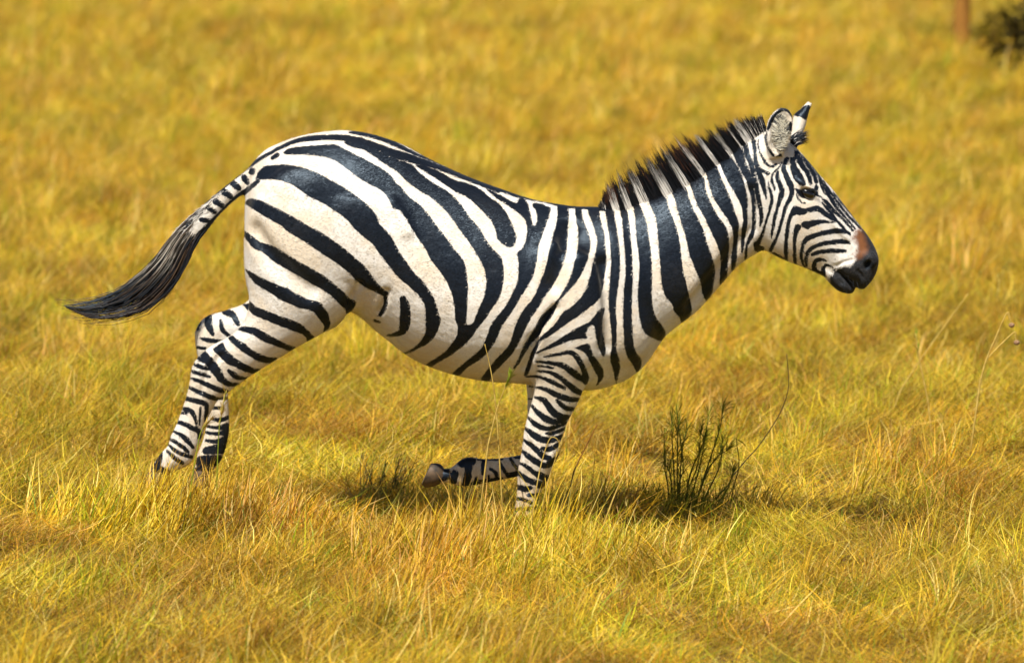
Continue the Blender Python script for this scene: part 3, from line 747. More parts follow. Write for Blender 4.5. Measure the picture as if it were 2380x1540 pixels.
    S(E1, [(770, 740, 30), (750, 850, 24), (710, 960, 24), (690, 1040, 28), (720, 1140, 34), (760, 1230, 36), (800, 1320, 34), (805, 1400, 30), (780, 1480, 26), (720, 1596, 22), (690, 1696, 18), (660, 1806, 18), (630, 1916, 18), (600, 2006, 16), (570, 2086, 16), (530, 2156, 20), (500, 2226, 22)])
    S(E1, [(820, 850, 14), (820, 940, 32), (830, 1020, 42), (860, 1100, 54), (900, 1170, 58), (940, 1230, 50), (970, 1265, 32)])
    S(E1, [(800, 760, 24), (870, 860, 30), (930, 960, 34), (980, 1040, 30), (1030, 1110, 26), (1060, 1180, 26), (1075, 1260, 20)])
    S(E1, [(930, 880, 14), (1010, 960, 20), (1080, 1060, 26), (1130, 1150, 26), (1160, 1240, 22)])
    S(E1, [(880, 800, 10), (1000, 915, 12), (1090, 1010, 12), (1160, 1095, 12), (1200, 1160, 10)])
    Y(E1, [(862, 1335), (930, 1355), (1030, 1342), (1120, 1345), (1150, 1280), (1182, 1300), (1182, 1400), (1172, 1430), (1130, 1455), (1060, 1480), (970, 1475), (920, 1435), (880, 1395)])
    S(E1, [(1170, 1430, 10), (1240, 1470, 8)]); S(E1, [(875, 1400, 5), (890, 1470, 8), (950, 1540, 7), (1000, 1545, 5)])
    S(E1, [(1195, 1190, 8), (1230, 1290, 12), (1260, 1370, 10), (1290, 1420, 6)])
    S(E1, [(1190, 1150, 12), (1250, 1260, 18), (1310, 1370, 22), (1350, 1450, 24), (1390, 1510, 22), (1430, 1586, 20), (1500, 1666, 16), (1570, 1746, 14), (1650, 1836, 12), (1720, 1916, 10)])
    S(E1, [(1260, 1225, 8), (1330, 1345, 14), (1400, 1435, 16), (1450, 1515, 16), (1520, 1606, 16), (1600, 1700, 14), (1680, 1792, 13), (1760, 1872, 11), (1800, 1912, 10)])
    S(E2, [(1400, 10, 7), (1500, 130, 7), (1600, 252, 7), (1700, 365, 7), (1800, 485, 9)])
    S(E2, [(1240, 100, 8), (1300, 140, 18), (1360, 210, 20), (1430, 290, 18), (1500, 350, 15), (1570, 420, 13), (1640, 500, 12), (1690, 560, 9)])
    S(E2, [(1240, 150, 6), (1300, 220, 14), (1360, 290, 15), (1420, 370, 14), (1470, 430, 12), (1540, 510, 14), (1600, 580, 12), (1650, 620, 9)])
    S(E2, [(850, 235, 24), (840, 280, 34), (800, 330, 22), (770, 400, 18), (750, 500, 18), (735, 600, 20), (725, 700, 20), (722, 800, 20), (725, 900, 20), (728, 985, 14)])
    S(E2, [(850, 240, 28), (900, 270, 42), (960, 285, 36), (1010, 270, 24), (1080, 255, 26), (1150, 240, 30), (1210, 255, 28), (1270, 300, 26), (1340, 350, 22), (1400, 400, 16), (1450, 430, 8)])
    S(E2, [(895, 510, 32), (870, 560, 26), (850, 650, 20), (845, 750, 18), (845, 850, 16), (850, 950, 18), (860, 1040, 14)])
    Y(E2, [(945, 470), (980, 430), (1080, 415), (1200, 400), (1270, 405), (1350, 425), (1430, 440), (1330, 450), (1250, 455), (1150, 480), (1080, 510), (1040, 535), (1000, 525)])
    S(E2, [(1650, 600, 8), (1560, 570, 22), (1480, 560, 27), (1380, 570, 25), (1280, 590, 25), (1180, 615, 25), (1090, 645, 25), (1020, 680, 25), (980, 730, 22), (960, 800, 18), (945, 880, 18), (945, 950, 14), (965, 1030, 8), (990, 1080, 8)])
    S(E2, [(1640, 740, 10), (1560, 715, 22), (1480, 715, 23), (1380, 725, 23), (1280, 740, 22), (1190, 765, 20), (1110, 800, 20), (1050, 850, 20), (1020, 920, 18), (1015, 1000, 16), (1020, 1070, 10)])
    S(E2, [(1590, 850, 8), (1540, 855, 18), (1450, 850, 21), (1350, 850, 22), (1250, 860, 20), (1160, 880, 20), (1100, 905, 15)])
    S(E2, [(1300, 990, 6), (1230, 975, 15), (1170, 985, 20), (1135, 1030, 21), (1130, 1100, 25), (1160, 1150, 28), (1220, 1180, 24)])
    S(E2, [(1400, 1090, 4), (1340, 1060, 8), (1290, 1060, 12), (1260, 1110, 20), (1265, 1170, 22)])
    S(E2, [(860, 1055, 12), (960, 1098, 12), (1060, 1128, 12), (1180, 1178, 14), (1290, 1215, 10)])
    S(E2, [(540, 890, 16), (620, 930, 14), (690, 960, 10)])
    # near hind leg
    Y(FH, pair([(955, 105), (1000, 145), (1080, 180), (1180, 220), (1280, 255), (1370, 290), (1420, 330), (1460, 370), (1490, 410)], [(950, 165), (990, 215), (1060, 250), (1150, 285), (1250, 325), (1330, 355), (1400, 380), (1430, 410), (1440, 440)]))
    Y(FH, pair([(870, 325), (930, 318), (1010, 330), (1090, 370), (1180, 420), (1270, 465), (1345, 495)], [(865, 345), (920, 360), (1000, 390), (1060, 430), (1140, 465), (1230, 495), (1300, 518)]))
    Y(FH, pair([(790, 410), (820, 395), (860, 425), (920, 460), (980, 510), (1060, 550), (1120, 570), (1185, 575)], [(795, 430), (840, 470), (900, 520), (960, 560), (1020, 595), (1090, 612), (1140, 612)]))
    Y(FH, pair([(735, 450), (755, 490), (800, 540), (860, 590), (930, 630), (1000, 660), (1060, 672)], [(665, 500), (680, 530), (730, 580), (780, 625), (840, 650), (910, 680), (970, 700), (1030, 700)]))
    for s in [[(785, 680, 10), (830, 715, 20), (880, 740, 14), (940, 742, 6)], [(560, 510, 18), (590, 560, 30), (640, 620, 35), (690, 690, 35), (730, 750, 28), (790, 790, 18), (865, 792, 10)],
              [(512, 570, 8), (560, 585, 16), (620, 620, 16)], [(488, 620, 10), (560, 650, 16), (670, 678, 6)], [(486, 685, 10), (550, 705, 16), (630, 730, 10)],
              [(480, 745, 8), (540, 765, 14), (620, 800, 18), (700, 835, 20), (765, 855, 18)], [(455, 815, 10), (530, 850, 16), (620, 890, 18), (700, 915, 14), (755, 905, 10)],
              [(425, 890, 10), (440, 910, 16), (520, 930, 18), (600, 960, 18), (600, 1040, 14), (600, 1100, 10)], [(410, 990, 12), (470, 1010, 18), (500, 1050, 14), (515, 1100, 8), (525, 1150, 6)],
              [(555, 985, 6), (550, 1050, 8), (545, 1130, 6)], [(395, 1030, 8), (440, 1030, 10)], [(355, 1100, 12), (420, 1120, 16), (480, 1150, 18), (540, 1180, 20), (545, 1230, 14)],
              [(335, 1180, 8), (400, 1215, 16), (450, 1260, 18), (490, 1310, 12)], [(305, 1245, 8), (360, 1275, 14), (420, 1320, 14), (455, 1350, 10)], [(290, 1290, 6), (350, 1340, 14), (420, 1375, 14), (480, 1390, 12)],
              [(280, 1340, 8), (330, 1390, 14), (400, 1440, 16)], [(225, 1350, 16), (215, 1400, 22), (205, 1450, 22)], [(170, 1470, 30), (280, 1540, 40)]]:
        S(FH, s)
    # near foreleg
    for s in [[(890, 203, 5), (990, 212, 12), (1070, 228, 17), (1130, 265, 22), (1190, 310, 22), (1240, 340, 16)], [(900, 232, 4), (960, 240, 7), (1010, 250, 5)],
              [(895, 270, 6), (980, 280, 10), (1050, 310, 16), (1110, 360, 18), (1160, 400, 22), (1205, 428, 16)], [(820, 310, 5), (890, 310, 8), (960, 330, 12), (1020, 360, 16), (1090, 395, 9)],
              [(885, 388, 6), (950, 400, 14), (1010, 430, 18), (1080, 460, 20), (1140, 475, 18), (1195, 475, 12)], [(1035, 480, 8), (1070, 515, 16), (1110, 540, 16), (1160, 545, 10)],
              [(882, 460, 8), (940, 480, 18), (980, 530, 22), (1020, 575, 24), (1070, 600, 20), (1128, 600, 12)], [(855, 520, 8), (900, 570, 16), (950, 610, 22), (1010, 635, 20), (1080, 625, 12), (1118, 608, 6)],
              [(825, 600, 6), (870, 645, 16), (920, 675, 18), (980, 685, 14), (1050, 665, 12), (1100, 643, 8)], [(955, 720, 6), (1010, 718, 12), (1090, 686, 10)],
              [(806, 680, 8), (860, 725, 20), (920, 760, 24), (980, 770, 20), (1040, 755, 18), (1075, 740, 14)], [(796, 768, 8), (850, 805, 16), (890, 840, 18), (930, 880, 20), (980, 900, 18)],
              [(930, 825, 10), (980, 835, 16), (1030, 810, 16), (1060, 790, 12)], [(782, 843, 8), (830, 885, 18), (880, 920, 20), (940, 950, 20), (1000, 930, 20), (1048, 880, 16)],
              [(765, 932, 6), (820, 960, 14), (870, 1000, 16), (930, 1030, 24), (985, 1040, 14)], [(740, 985, 10), (790, 1030, 16), (850, 1065, 20), (920, 1080, 18), (970, 1072, 10)],
              [(752, 1105, 16), (810, 1120, 20), (850, 1110, 12)], [(905, 1100, 16), (940, 1105, 10)], [(830, 1165, 12), (895, 1165, 14)], [(735, 1190, 12), (790, 1195, 12), (850, 1220, 10)],
              [(740, 1270, 14), (870, 1260, 14)], [(720, 1340, 22), (870, 1340, 22)], [(740, 1420, 30), (860, 1420, 30)], [(740, 1480, 30), (860, 1480, 30)]]:
        S(FF, s)
    # tail bars
    for s in [[(1640, 175, 14), (1645, 190, 12)], [(1575, 235, 16), (1600, 275, 12)], [(1490, 285, 18), (1530, 320, 14)], [(1410, 352, 18), (1460, 388, 14)],
              [(1340, 430, 16), (1390, 460, 14)], [(1270, 480, 10), (1330, 515, 12)], [(1220, 580, 12), (1280, 590, 12)],
              [(1690, 262, 10), (1600, 335, 12), (1520, 400, 16), (1440, 475, 16), (1360, 560, 18), (1290, 640, 22), (1220, 720, 30)]]:
        S(FT, s)

def paint_far_legs(c):
    S = c.stroke
    for s in [[(540, 285, 18), (528, 340, 12)], [(620, 240, 26), (625, 310, 28), (655, 380, 14)], [(760, 195, 26), (820, 220, 24), (850, 270, 20), (865, 300, 12)], [(722, 270, 12), (735, 340, 16), (780, 385, 14), (830, 420, 14)],
              [(555, 410, 6), (620, 430, 18), (730, 438, 10)], [(525, 490, 10), (590, 495, 12)], [(920, 115, 24), (960, 160, 24)], [(560, 600, 20), (740, 620, 20)], [(590, 720, 16), (760, 740, 16)], [(610, 830, 14), (770, 830, 14)],
              [(620, 910, 12), (770, 905, 12)], [(640, 985, 10), (740, 990, 13)], [(640, 1075, 6), (720, 1085, 17), (785, 1065, 14)], [(600, 1135, 8), (690, 1150, 13), (770, 1140, 26)],
              [(590, 1185, 8), (680, 1200, 13), (780, 1185, 20)], [(600, 1255, 10), (690, 1265, 18), (770, 1245, 34)], [(600, 1340, 30), (740, 1320, 40)], [(560, 1430, 45), (700, 1420, 45)], [(540, 1520, 45), (640, 1530, 45)]]:
        S(FH, s)
    for s in [[(740, 885, 18), (800, 880, 20)], [(355, 925, 38), (415, 915, 36)], [(510, 915, 14), (505, 960, 14), (500, 1010, 9)], [(555, 975, 8), (590, 1000, 13), (605, 1035, 10)], [(680, 1020, 14), (760, 1010, 22)],
              [(440, 1085, 22), (580, 1055, 14), (640, 1045, 8)], [(225, 1010, 45), (190, 1030, 40)], [(300, 1010, 26), (290, 1060, 24)], [(400, 960, 24), (390, 1040, 26), (380, 1085, 26)], [(455, 1040, 10), (450, 1075, 14)], [(540, 1030, 10), (545, 1070, 12)], [(625, 930, 7), (650, 980, 11), (690, 1030, 12)], [(700, 900, 10), (730, 950, 10), (770, 985, 12)], [(640, 905, 8), (560, 905, 8), (470, 905, 10)],
              [(850, 300, 6), (900, 310, 6)], [(840, 380, 5), (900, 385, 5)], [(835, 470, 5), (900, 475, 5)], [(830, 560, 5), (900, 565, 5)], [(820, 640, 8), (980, 650, 8)], [(815, 740, 10), (980, 745, 10)], [(810, 840, 12), (980, 850, 12)]]:
        S(FF, s)

X_, Y_, Z_ = pts.T
uvm = coat_uv(X_, -np.abs(Y_), Z_)
uvs = coat_uv(X_, Y_, Z_)
body = Coat(uvm); paint_body(body)
fc = Coat(uvs); paint_far_legs(fc)
# the far legs wear their own pattern
zz = Z_
far_leg = (Y_ > 0.01) & (((uvs[:, 1] > 705) & (uvs[:, 0] < 700)) | ((uvs[:, 1] > 885)))
stripe = np.where(far_leg, fc.f, body.f)
# ears
nb = Coat(uvs)
near_ear = (Y_ < -0.03) & (uvs[:, 0] > E1(405, 0)[0]) & (uvs[:, 0] < E1(840, 0)[0]) & (uvs[:, 1] < E1(0, 880)[1])
EAR = [[(525, 215, 14), (450, 320, 16), (426, 420, 14)], [(465, 480, 16), (500, 380, 18), (550, 290, 20), (620, 225, 22), (700, 190, 24), (775, 235, 18), (815, 300, 12)],
          [(425, 530, 22), (425, 620, 16), (460, 740, 12), (540, 860, 14)], [(822, 300, 9), (824, 420, 9), (802, 540, 10)], [(680, 390, 20), (645, 450, 20)], [(565, 640, 24), (610, 570, 22), (690, 540, 30), (725, 570, 26)], [(785, 390, 12), (790, 480, 16)], [(640, 770, 18), (700, 710, 14)], [(580, 900, 14), (640, 860, 18)]]
for s in EAR: nb.stroke(E1, s)
stripe = np.where(near_ear, nb.f, stripe)
fe = Coat(uvs)
far_ear = (Y_ > 0.02) & (uvs[:, 0] > E1(760, 0)[0]) & (uvs[:, 1] < E1(0, 600)[1])
fe.poly(E1, [(815, 262), (900, 215), (990, 150), (1060, 140), (1078, 190), (1035, 345), (930, 300), (850, 285)])
stripe = np.where(far_ear, fe.f, stripe)
stripe_m = stripe / 650.0 - 0.0012
# muzzle: dark skin, rust brown above it
mz = Coat(uvm)
mz.poly(E2, [(1790, 545), (1760, 640), (1760, 760), (1780, 860), (1740, 930), (1705, 1000), (1640, 1055), (1560, 1060), (1480, 1090), (1400, 1120), (1390, 1180), (1330, 1235), (1360, 1420), (1500, 1560), (1800, 1560), (2000, 1400), (2160, 1100), (2100, 850), (1960, 640), (1850, 500)])
br = Coat(uvm)
br.poly(E2, [(1725, 535), (1680, 600), (1655, 660), (1700, 740), (1722, 800), (1715, 880), (1690, 930), (1740, 990), (1800, 980), (1900, 900), (1930, 800), (1900, 680), (1850, 560), (1780, 510)])
br.stroke(E2, [(1690, 900, 14), (1630, 930, 10)])
bk = Coat(uvm)
bk.poly(E2, [(1830, 1010), (1870, 970), (1930, 985), (1990, 1030), (2000, 1090), (1940, 1105), (1890, 1120), (1850, 1080)])
bk.stroke(E2, [(1420, 1120, 10), (1500, 1170, 10), (1570, 1240, 9), (1640, 1330, 9), (1710, 1415, 9)])

zebra = empty('zebra', (float(P(1190, 1285, 0)[0]), 0.0, 0.0))
tag(zebra, 'galloping black and white striped zebra crossing the golden grass', 'zebra')

def coat_material():
    m, N, L, b = new_mat('zebra_coat')
    def attr(n):
        a = N.new('ShaderNodeAttribute'); a.attribute_name = n; return a.outputs['Fac']
    tc = N.new('ShaderNodeTexCoord')
    def noise(scale, detail=4, rough=0.6, stretch=(1, 1, 1), rot=(0, 0, 0)):
        mp = N.new('ShaderNodeMapping'); mp.inputs['Scale'].default_value = stretch; mp.inputs['Rotation'].default_value = rot
        L.new(tc.outputs['Object'], mp.inputs['Vector'])
        n = N.new('ShaderNodeTexNoise'); n.inputs['Scale'].default_value = scale; n.inputs['Detail'].default_value = detail; n.inputs['Roughness'].default_value = rough
        L.new(mp.outputs[0], n.inputs['Vector'])
        return n.outputs['Fac']
    def math_(op, a, c):
        n = N.new('ShaderNodeMath'); n.operation = op
        for i, q in enumerate((a, c)):
            if isinstance(q, (int, float)): n.inputs[i].default_value = q
            else: L.new(q, n.inputs[i])
        return n.outputs[0]
    def ramp(v, lo, hi, a=0.0, c=1.0):
        n = N.new('ShaderNodeMapRange'); n.interpolation_type = 'SMOOTHSTEP'
        for k, q in (('From Min', lo), ('From Max', hi), ('To Min', a), ('To Max', c)): n.inputs[k].default_value = q
        L.new(v, n.inputs['Value']); return n.outputs[0]
    def mixc(f, a, c):
        n = N.new('ShaderNodeMix'); n.data_type = 'RGBA'
        if isinstance(f, (int, float)): n.inputs[0].default_value = f
        else: L.new(f, n.inputs[0])
        for i, q in ((6, a), (7, c)):
            if isinstance(q, tuple): n.inputs[i].default_value = (*q, 1)
            else: L.new(q, n.inputs[i])
        return n.outputs[2]
    fray = math_('MULTIPLY', math_('SUBTRACT', noise(330, 3), 0.5), 0.0065)
    wob = math_('MULTIPLY', math_('SUBTRACT', noise(55, 3), 0.5), 0.008)
    jit = math_('ADD', fray, wob)
    s = math_('ADD', attr('stripe'), jit)
    dark = ramp(s, -0.0016, 0.0016, 1.0, 0.0)
    fine = noise(260, 5, 0.7, (0.45, 1, 1), (0, 0.5, 0))
    big = noise(5.5, 4)
    mid = noise(24, 4)
    white = mixc(ramp(big, 0.40, 0.62), (0.89, 0.85, 0.79), (0.82, 0.70, 0.54))
    white = mixc(ramp(mid, 0.52, 0.75, 0, 0.4), white, (0.66, 0.54, 0.40))
    white = mixc(ramp(fine, 0.42, 0.72, 0.0, 0.35), white, (0.50, 0.40, 0.30))
    white = mixc(ramp(math_('ADD', attr('dust'), math_('MULTIPLY', math_('SUBTRACT', mid, 0.5), 1.2)), 0.2, 1.0, 0, 0.75), white, (0.56, 0.40, 0.21))
    black = mixc(ramp(fine, 0.48, 0.74, 0.0, 1.0), (0.0045, 0.0056, 0.0095), (0.016, 0.022, 0.034))
    black = mixc(ramp(big, 0.45, 0.7, 0, 0.5), black, (0.022, 0.020, 0.020))
    col = mixc(dark, white, black)
    mzf = ramp(math_('ADD', attr('muzzle'), math_('MULTIPLY', jit, 1.6)), -0.010, 0.006, 1, 0)
    skin = mixc(ramp(fine, 0.4, 0.7), (0.012, 0.011, 0.011), (0.045, 0.04, 0.037))
    col = mixc(mzf, col, skin)
    brf = ramp(math_('ADD', attr('brown'), math_('MULTIPLY', jit, 2.0)), -0.022, 0.006, 0.95, 0)
    col = mixc(brf, col, mixc(fine, (0.30, 0.105, 0.025), (0.10, 0.04, 0.014)))
    bkf = ramp(attr('hole'), -0.002, 0.002, 1, 0)
    col = mixc(bkf, col, (0.006, 0.006, 0.006))
    L.new(col, b.inputs['Base Color'])
    rg = N.new('ShaderNodeMix'); rg.data_type = 'FLOAT'; rg.inputs[2].default_value = 0.7; rg.inputs[3].default_value = 0.4
    L.new(dark, rg.inputs[0]); L.new(rg.outputs[0], b.inputs['Roughness'])
    b.inputs['Specular IOR Level'].default_value = 0.35
    b.inputs['Specular Tint'].default_value = (0.62, 0.8, 1.0, 1)
    b.inputs['Sheen Weight'].default_value = 0.05
    b.inputs['Sheen Roughness'].default_value = 0.45
    h = math_('ADD', math_('MULTIPLY', fine, 1.0), math_('MULTIPLY', noise(90, 3), 0.6))
    b0 = N.new('ShaderNodeBump'); b0.inputs['Strength'].default_value = 0.36; b0.inputs['Distance'].default_value = 0.03
    L.new(noise(8, 3, 0.55), b0.inputs['Height'])
    bp = N.new('ShaderNodeBump'); bp.inputs['Strength'].default_value = 0.22; bp.inputs['Distance'].default_value = 0.004
    L.new(h, bp.inputs['Height']); L.new(b0.outputs['Normal'], bp.inputs['Normal']); L.new(bp.outputs['Normal'], b.inputs['Normal'])
    return m
COAT = coat_material()
zoff = np.array(zebra.location)
zb = mesh_obj('body', pts - zoff, quads, COAT, zebra)
set_attr(zb.data, 'stripe', 'FLOAT', 'POINT', stripe_m.astype(np.float32))
set_attr(zb.data, 'dust', 'FLOAT', 'POINT', smooth(0.62, 0.12, pts[:, 2]).astype(np.float32))
set_attr(zb.data, 'muzzle', 'FLOAT', 'POINT', (mz.f / 650).astype(np.float32))
set_attr(zb.data, 'brown', 'FLOAT', 'POINT', (br.f / 650).astype(np.float32))
set_attr(zb.data, 'hole', 'FLOAT', 'POINT', (bk.f / 650).astype(np.float32))

# ------------------------------------------------------------------ eyes and hooves
def eye_material():
    m, N, L, b = new_mat('zebra_eye')
    b.inputs['Base Color'].default_value = (0.008, 0.006, 0.005, 1)
    b.inputs['Roughness'].default_value = 0.12
    b.inputs['Coat Weight'].default_value = 0.6
    return m
EYE = eye_material()
ec = P(1877, 450, -.075)
for s in (-1, 1):
    bm = bmesh.new()
    bmesh.ops.create_uvsphere(bm, u_segments=24, v_segments=16, radius=0.024)
    me = bpy.data.meshes.new('eye'); bm.to_mesh(me); bm.free()
    me.polygons.foreach_set('use_smooth', np.ones(len(me.polygons), bool))
    o = bpy.data.objects.new('eye', me); COL.objects.link(o); o.parent = zebra
    o.location = Vector((ec[0], s * 0.077, ec[2])) - zebra.location
    o.scale = (1.15, 0.85, 0.8); o.rotation_euler = (0, math.radians(32), 0)
    me.materials.append(EYE)

def hoof_material():
    m, N, L, b = new_mat('zebra_hoof')
    tc = N.new('ShaderNodeTexCoord'); n = N.new('ShaderNodeTexNoise'); n.inputs['Scale'].default_value = 30; n.inputs['Detail'].default_value = 5
    L.new(tc.outputs['Object'], n.inputs['Vector'])
    r = N.new('ShaderNodeValToRGB'); r.color_ramp.elements[0].color = (0.025, 0.02, 0.015, 1); r.color_ramp.elements[1].color = (0.17, 0.105, 0.055, 1)
    r.color_ramp.elements[0].position = 0.35; r.color_ramp.elements[1].position = 0.75
    L.new(n.outputs['Fac'], r.inputs['Fac']); L.new(r.outputs['Color'], b.inputs['Base Color']); b.inputs['Roughness'].default_value = 0.6
    return m
HOOF = hoof_material()
for rings in [[(FH(150, 1490), FH(310, 1575), .029, -.12), (FH(105, 1545), FH(300, 1640), .036, -.12), (FH(75, 1590), FH(285, 1690), .042, -.12)],
              [(FH(515, 1485), FH(645, 1530), .029, .12), (FH(480, 1545), FH(640, 1600), .036, .12), (FH(455, 1600), FH(630, 1660), .042, .12)],
              [(FF(730, 1470), FF(880, 1455), .031, -.13), (FF(726, 1520), FF(905, 1510), .038, -.13), (FF(722, 1585), FF(935, 1585), .046, -.13)],
              [(FF(228, 985), FF(190, 1085), .028, .124), (FF(205, 950), FF(140, 1105), .036, .124), (FF(170, 935), FF(85, 1110), .041, .124), (FF(128, 938), FF(60, 1085), .043, .124)]]:
    V_, Q_, T_ = loft(rings, nseg=24, sub=4)
    nv_ = len(V_); cap = T_ + 0; V_ = np.concatenate([V_, V_]); cap = cap + nv_      # own cap vertices keep the sole edge sharp
    mesh_obj('hoof', V_ - zoff, Q_.tolist() + cap.tolist(), HOOF, zebra)

# ------------------------------------------------------------------ hair
def hair_material():
    m, N, L, b = new_mat('zebra_hair')
    a = N.new('ShaderNodeAttribute'); a.attribute_name = 'col'
    L.new(a.outputs['Color'], b.inputs['Base Color'])
    b.inputs['Roughness'].default_value = 0.42
    b.inputs['Specular IOR Level'].default_value = 0.45
    b.inputs['Specular Tint'].default_value = (0.62, 0.8, 1.0, 1)
    return m
HAIR = hair_material()

def strands(paths, w0, cols, taper=0.15):
    """paths n x k x 3, three-sided tapered hairs; cols n x k x 3"""
    n, k, _ = paths.shape
    t = np.zeros_like(paths); t[:, 1:-1] = paths[:, 2:] - paths[:, :-2]; t[:, 0] = paths[:, 1] - paths[:, 0]; t[:, -1] = paths[:, -1] - paths[:, -2]
    t /= np.maximum(np.linalg.norm(t, axis=2, keepdims=True), 1e-9)
    ref = np.array([0.0, 1.0, 0.13]); s1 = np.cross(t, ref); s1 /= np.maximum(np.linalg.norm(s1, axis=2, keepdims=True), 1e-9)
    s2 = np.cross(t, s1)
    prof = (1 - (1 - taper) * np.linspace(0, 1, k) ** 1.5)
    w = (np.asarray(w0).reshape(-1, 1) * prof[None])[:, :, None]
    V = np.stack([paths + w * (math.cos(a) * s1 + math.sin(a) * s2) for a in (0.5, 2.6, 4.7)], 2)   # n,k,3,3
    C = np.repeat(cols[:, :, None, :], 3, 2)
    i = (np.arange(n) * k * 3)[:, None, None] + (np.arange(k - 1) * 3)[None, :, None]
    Q = []
    for a in range(3):
        b_ = (a + 1) % 3
        Q.append(np.concatenate([i + a, i + b_, i + b_ + 3, i + a + 3], 2).reshape(-1, 4))
    return V.reshape(-1, 3), np.concatenate(Q), C.reshape(-1, 3)

def hair_obj(name, V, Q, C):
    o = mesh_obj(name, V - zoff, Q, HAIR, zebra); o['kind'] = 'stuff'
    set_attr(o.data, 'col', 'FLOAT_COLOR', 'POINT', np.concatenate([C, np.ones((len(C), 1))], 1).astype(np.float32))
    return o

BLACK = np.array([0.010, 0.009, 0.010]); WHITE = np.array([0.92, 0.87, 0.80]); RUST = np.array([0.16, 0.055, 0.018])
# mane: root and tip line along the crest
mb = np.array([(100, 838), (160, 842), (230, 852), (330, 832), (440, 768), (580, 744), (680, 692), (730, 655), (800, 606), (850, 572), (950, 494), (1050, 444), (1130, 374), (1190, 322), (1240, 292), (1295, 262)], float)
mt = np.array([(92, 812), (128, 690), (166, 632), (235, 575), (325, 505), (420, 450), (510, 398), (560, 380), (612, 345), (680, 312), (795, 288), (905, 236), (1015, 196), (1105, 172), (1190, 158), (1270, 150)], float)
n = 8200
t = rng.random(n) * (len(mb) - 1)
i = np.minimum(t.astype(int), len(mb) - 2); fr_ = (t - i)[:, None]
rb = mb[i] * (1 - fr_) + mb[i + 1] * fr_
rt = mt[i] * (1 - fr_) + mt[i + 1] * fr_
clump = np.sin(t * 9.0) * 0.35 + np.abs(np.sin(t * 14.0 + 1)) * 0.7 - 0.35 + np.sin(t * 41.0) * 0.25
vec = (rt - rb) * (0.74 + 0.26 * clump[:, None] + rng.normal(0, 0.11, (n, 1)))
vec = vec + rng.normal(0, 6, (n, 2))
rb = rb + (rb - rt) * 0.10 * rng.random((n, 1))
yo = rng.normal(0, 0.011, n)
# colour from the neck stripe the hair grows out of
mid_ = rb + (mb[i] * (1 - fr_) + mb[i + 1] * fr_ - rb)
probe = np.array([FC(*(b_ - 0.14 * v_)) for b_, v_ in zip(mid_, rt - mid_)])
mc = Coat(probe); paint_body(mc)
isb = (mc.f + rng.normal(0, 1.2, n) < -0.5) | ((t > 13.4) & (rng.random(n) < 0.85))
K = 5
paths = np.zeros((n, K, 3)); cols = np.zeros((n, K, 3))
side = rng.normal(0, 0.008, n)
tipd = rng.uniform(0.40, 0.95, n) - 0.05 * (t < 6) + 0.10 * (t > 9)
for k in range(K):
    f = k / (K - 1)
    q = rb + vec * f + np.stack([-(f ** 2) * 12 * rng.random(n), 0 * t], 1)
    uvp = np.array([FC(*a) for a in q])
    for j in range(n):
        paths[j, k] = P(uvp[j, 0], uvp[j, 1], yo[j] + side[j] * f)
    base = np.where(isb[:, None], BLACK, WHITE)
    tip = np.where((rng.random(n) < 0.06 + 0.4 * ((t > .8) & (t < 2.3)) + 0.32 * ((t > 7.3) & (t < 9.6)))[:, None], RUST, BLACK)
    fa = np.clip((f - tipd) * 4 + 0.5, 0, 1)[:, None]
    cols[:, k] = base * (1 - fa) + tip * fa
V_, Q_, C_ = strands(paths, rng.uniform(0.0007, 0.0014, n), cols * rng.uniform(0.7, 1.15, (n, 1, 1)))
o = hair_obj('mane', V_, Q_, C_); o['label'] = 'stiff upright mane banded black and white with rusty tips'

# forelock between the ears
n = 800
rb = np.stack([rng.uniform(770, 880, n), rng.uniform(590, 750, n)], 1)
tp = np.stack([rng.uniform(930, 1060, n), rng.uniform(500, 700, n)], 1)
paths = np.zeros((n, 4, 3)); cols = np.zeros((n, 4, 3)); yo = rng.uniform(-0.012, 0.02, n)
wh = rng.random(n) < 0.2
flen = (rng.uniform(0.45, 1.1, n) ** 1.0)[:, None]
tp = tp + rng.normal(0, 14, (n, 2))
for k in range(4):
    f = k / 3
    q = rb + (tp - rb) * f * flen
    for j in range(n):
        a = E1(q[j, 0], q[j, 1] - 25 * math.sin(f * 3)); paths[j, k] = P(a[0], a[1], yo[j])
    cols[:, k] = np.where((wh & (f < 0.7))[:, None], WHITE * 0.8, np.where((rng.random(n) < 0.15 * f)[:, None], RUST, BLACK))
V_, Q_, C_ = strands(paths, rng.uniform(0.001, 0.0018, n), cols)
o = hair_obj('forelock', V_, Q_, C_); o['label'] = 'short black forelock tuft between the ears'

# pale hair inside the near ear
n = 420
th = rng.random(n) * 2 * np.pi; rr = np.sqrt(rng.random(n))
cx = 650 + 150 * rr * np.cos(th); cy = 520 + 290 * rr * np.sin(th)
def nbf(x, y):
    c = Coat(np.array([E1(a, b_) for a, b_ in zip(x, y)]))
    for s in EAR: c.stroke(E1, s)
    return c.f
paths = np.zeros((n, 4, 3)); cols = np.zeros((n, 4, 3))
dirx = np.where(cx < 660, 95, -75) + rng.normal(0, 18, n); diry = np.where(cy < 520, 90, -20) + rng.normal(0, 25, n)
pale = (nbf(cx, cy) > 0) & (rng.random(n) < 0.93)
for k in range(4):
    f = k / 3
    for j in range(n):
        a = E1(cx[j] + dirx[j] * f, cy[j] + diry[j] * f); paths[j, k] = P(a[0], a[1], -.100 - 0.010 * math.sin(f * 2.5))
    cols[:, k] = np.where(pale[:, None], np.array([0.84, 0.78, 0.62]), BLACK * 1.5)
V_, Q_, C_ = strands(paths, rng.uniform(0.0008, 0.0014, n), cols * rng.uniform(0.6, 1.1, (n, 1, 1)))
hair_obj('ear_hair', V_, Q_, C_)

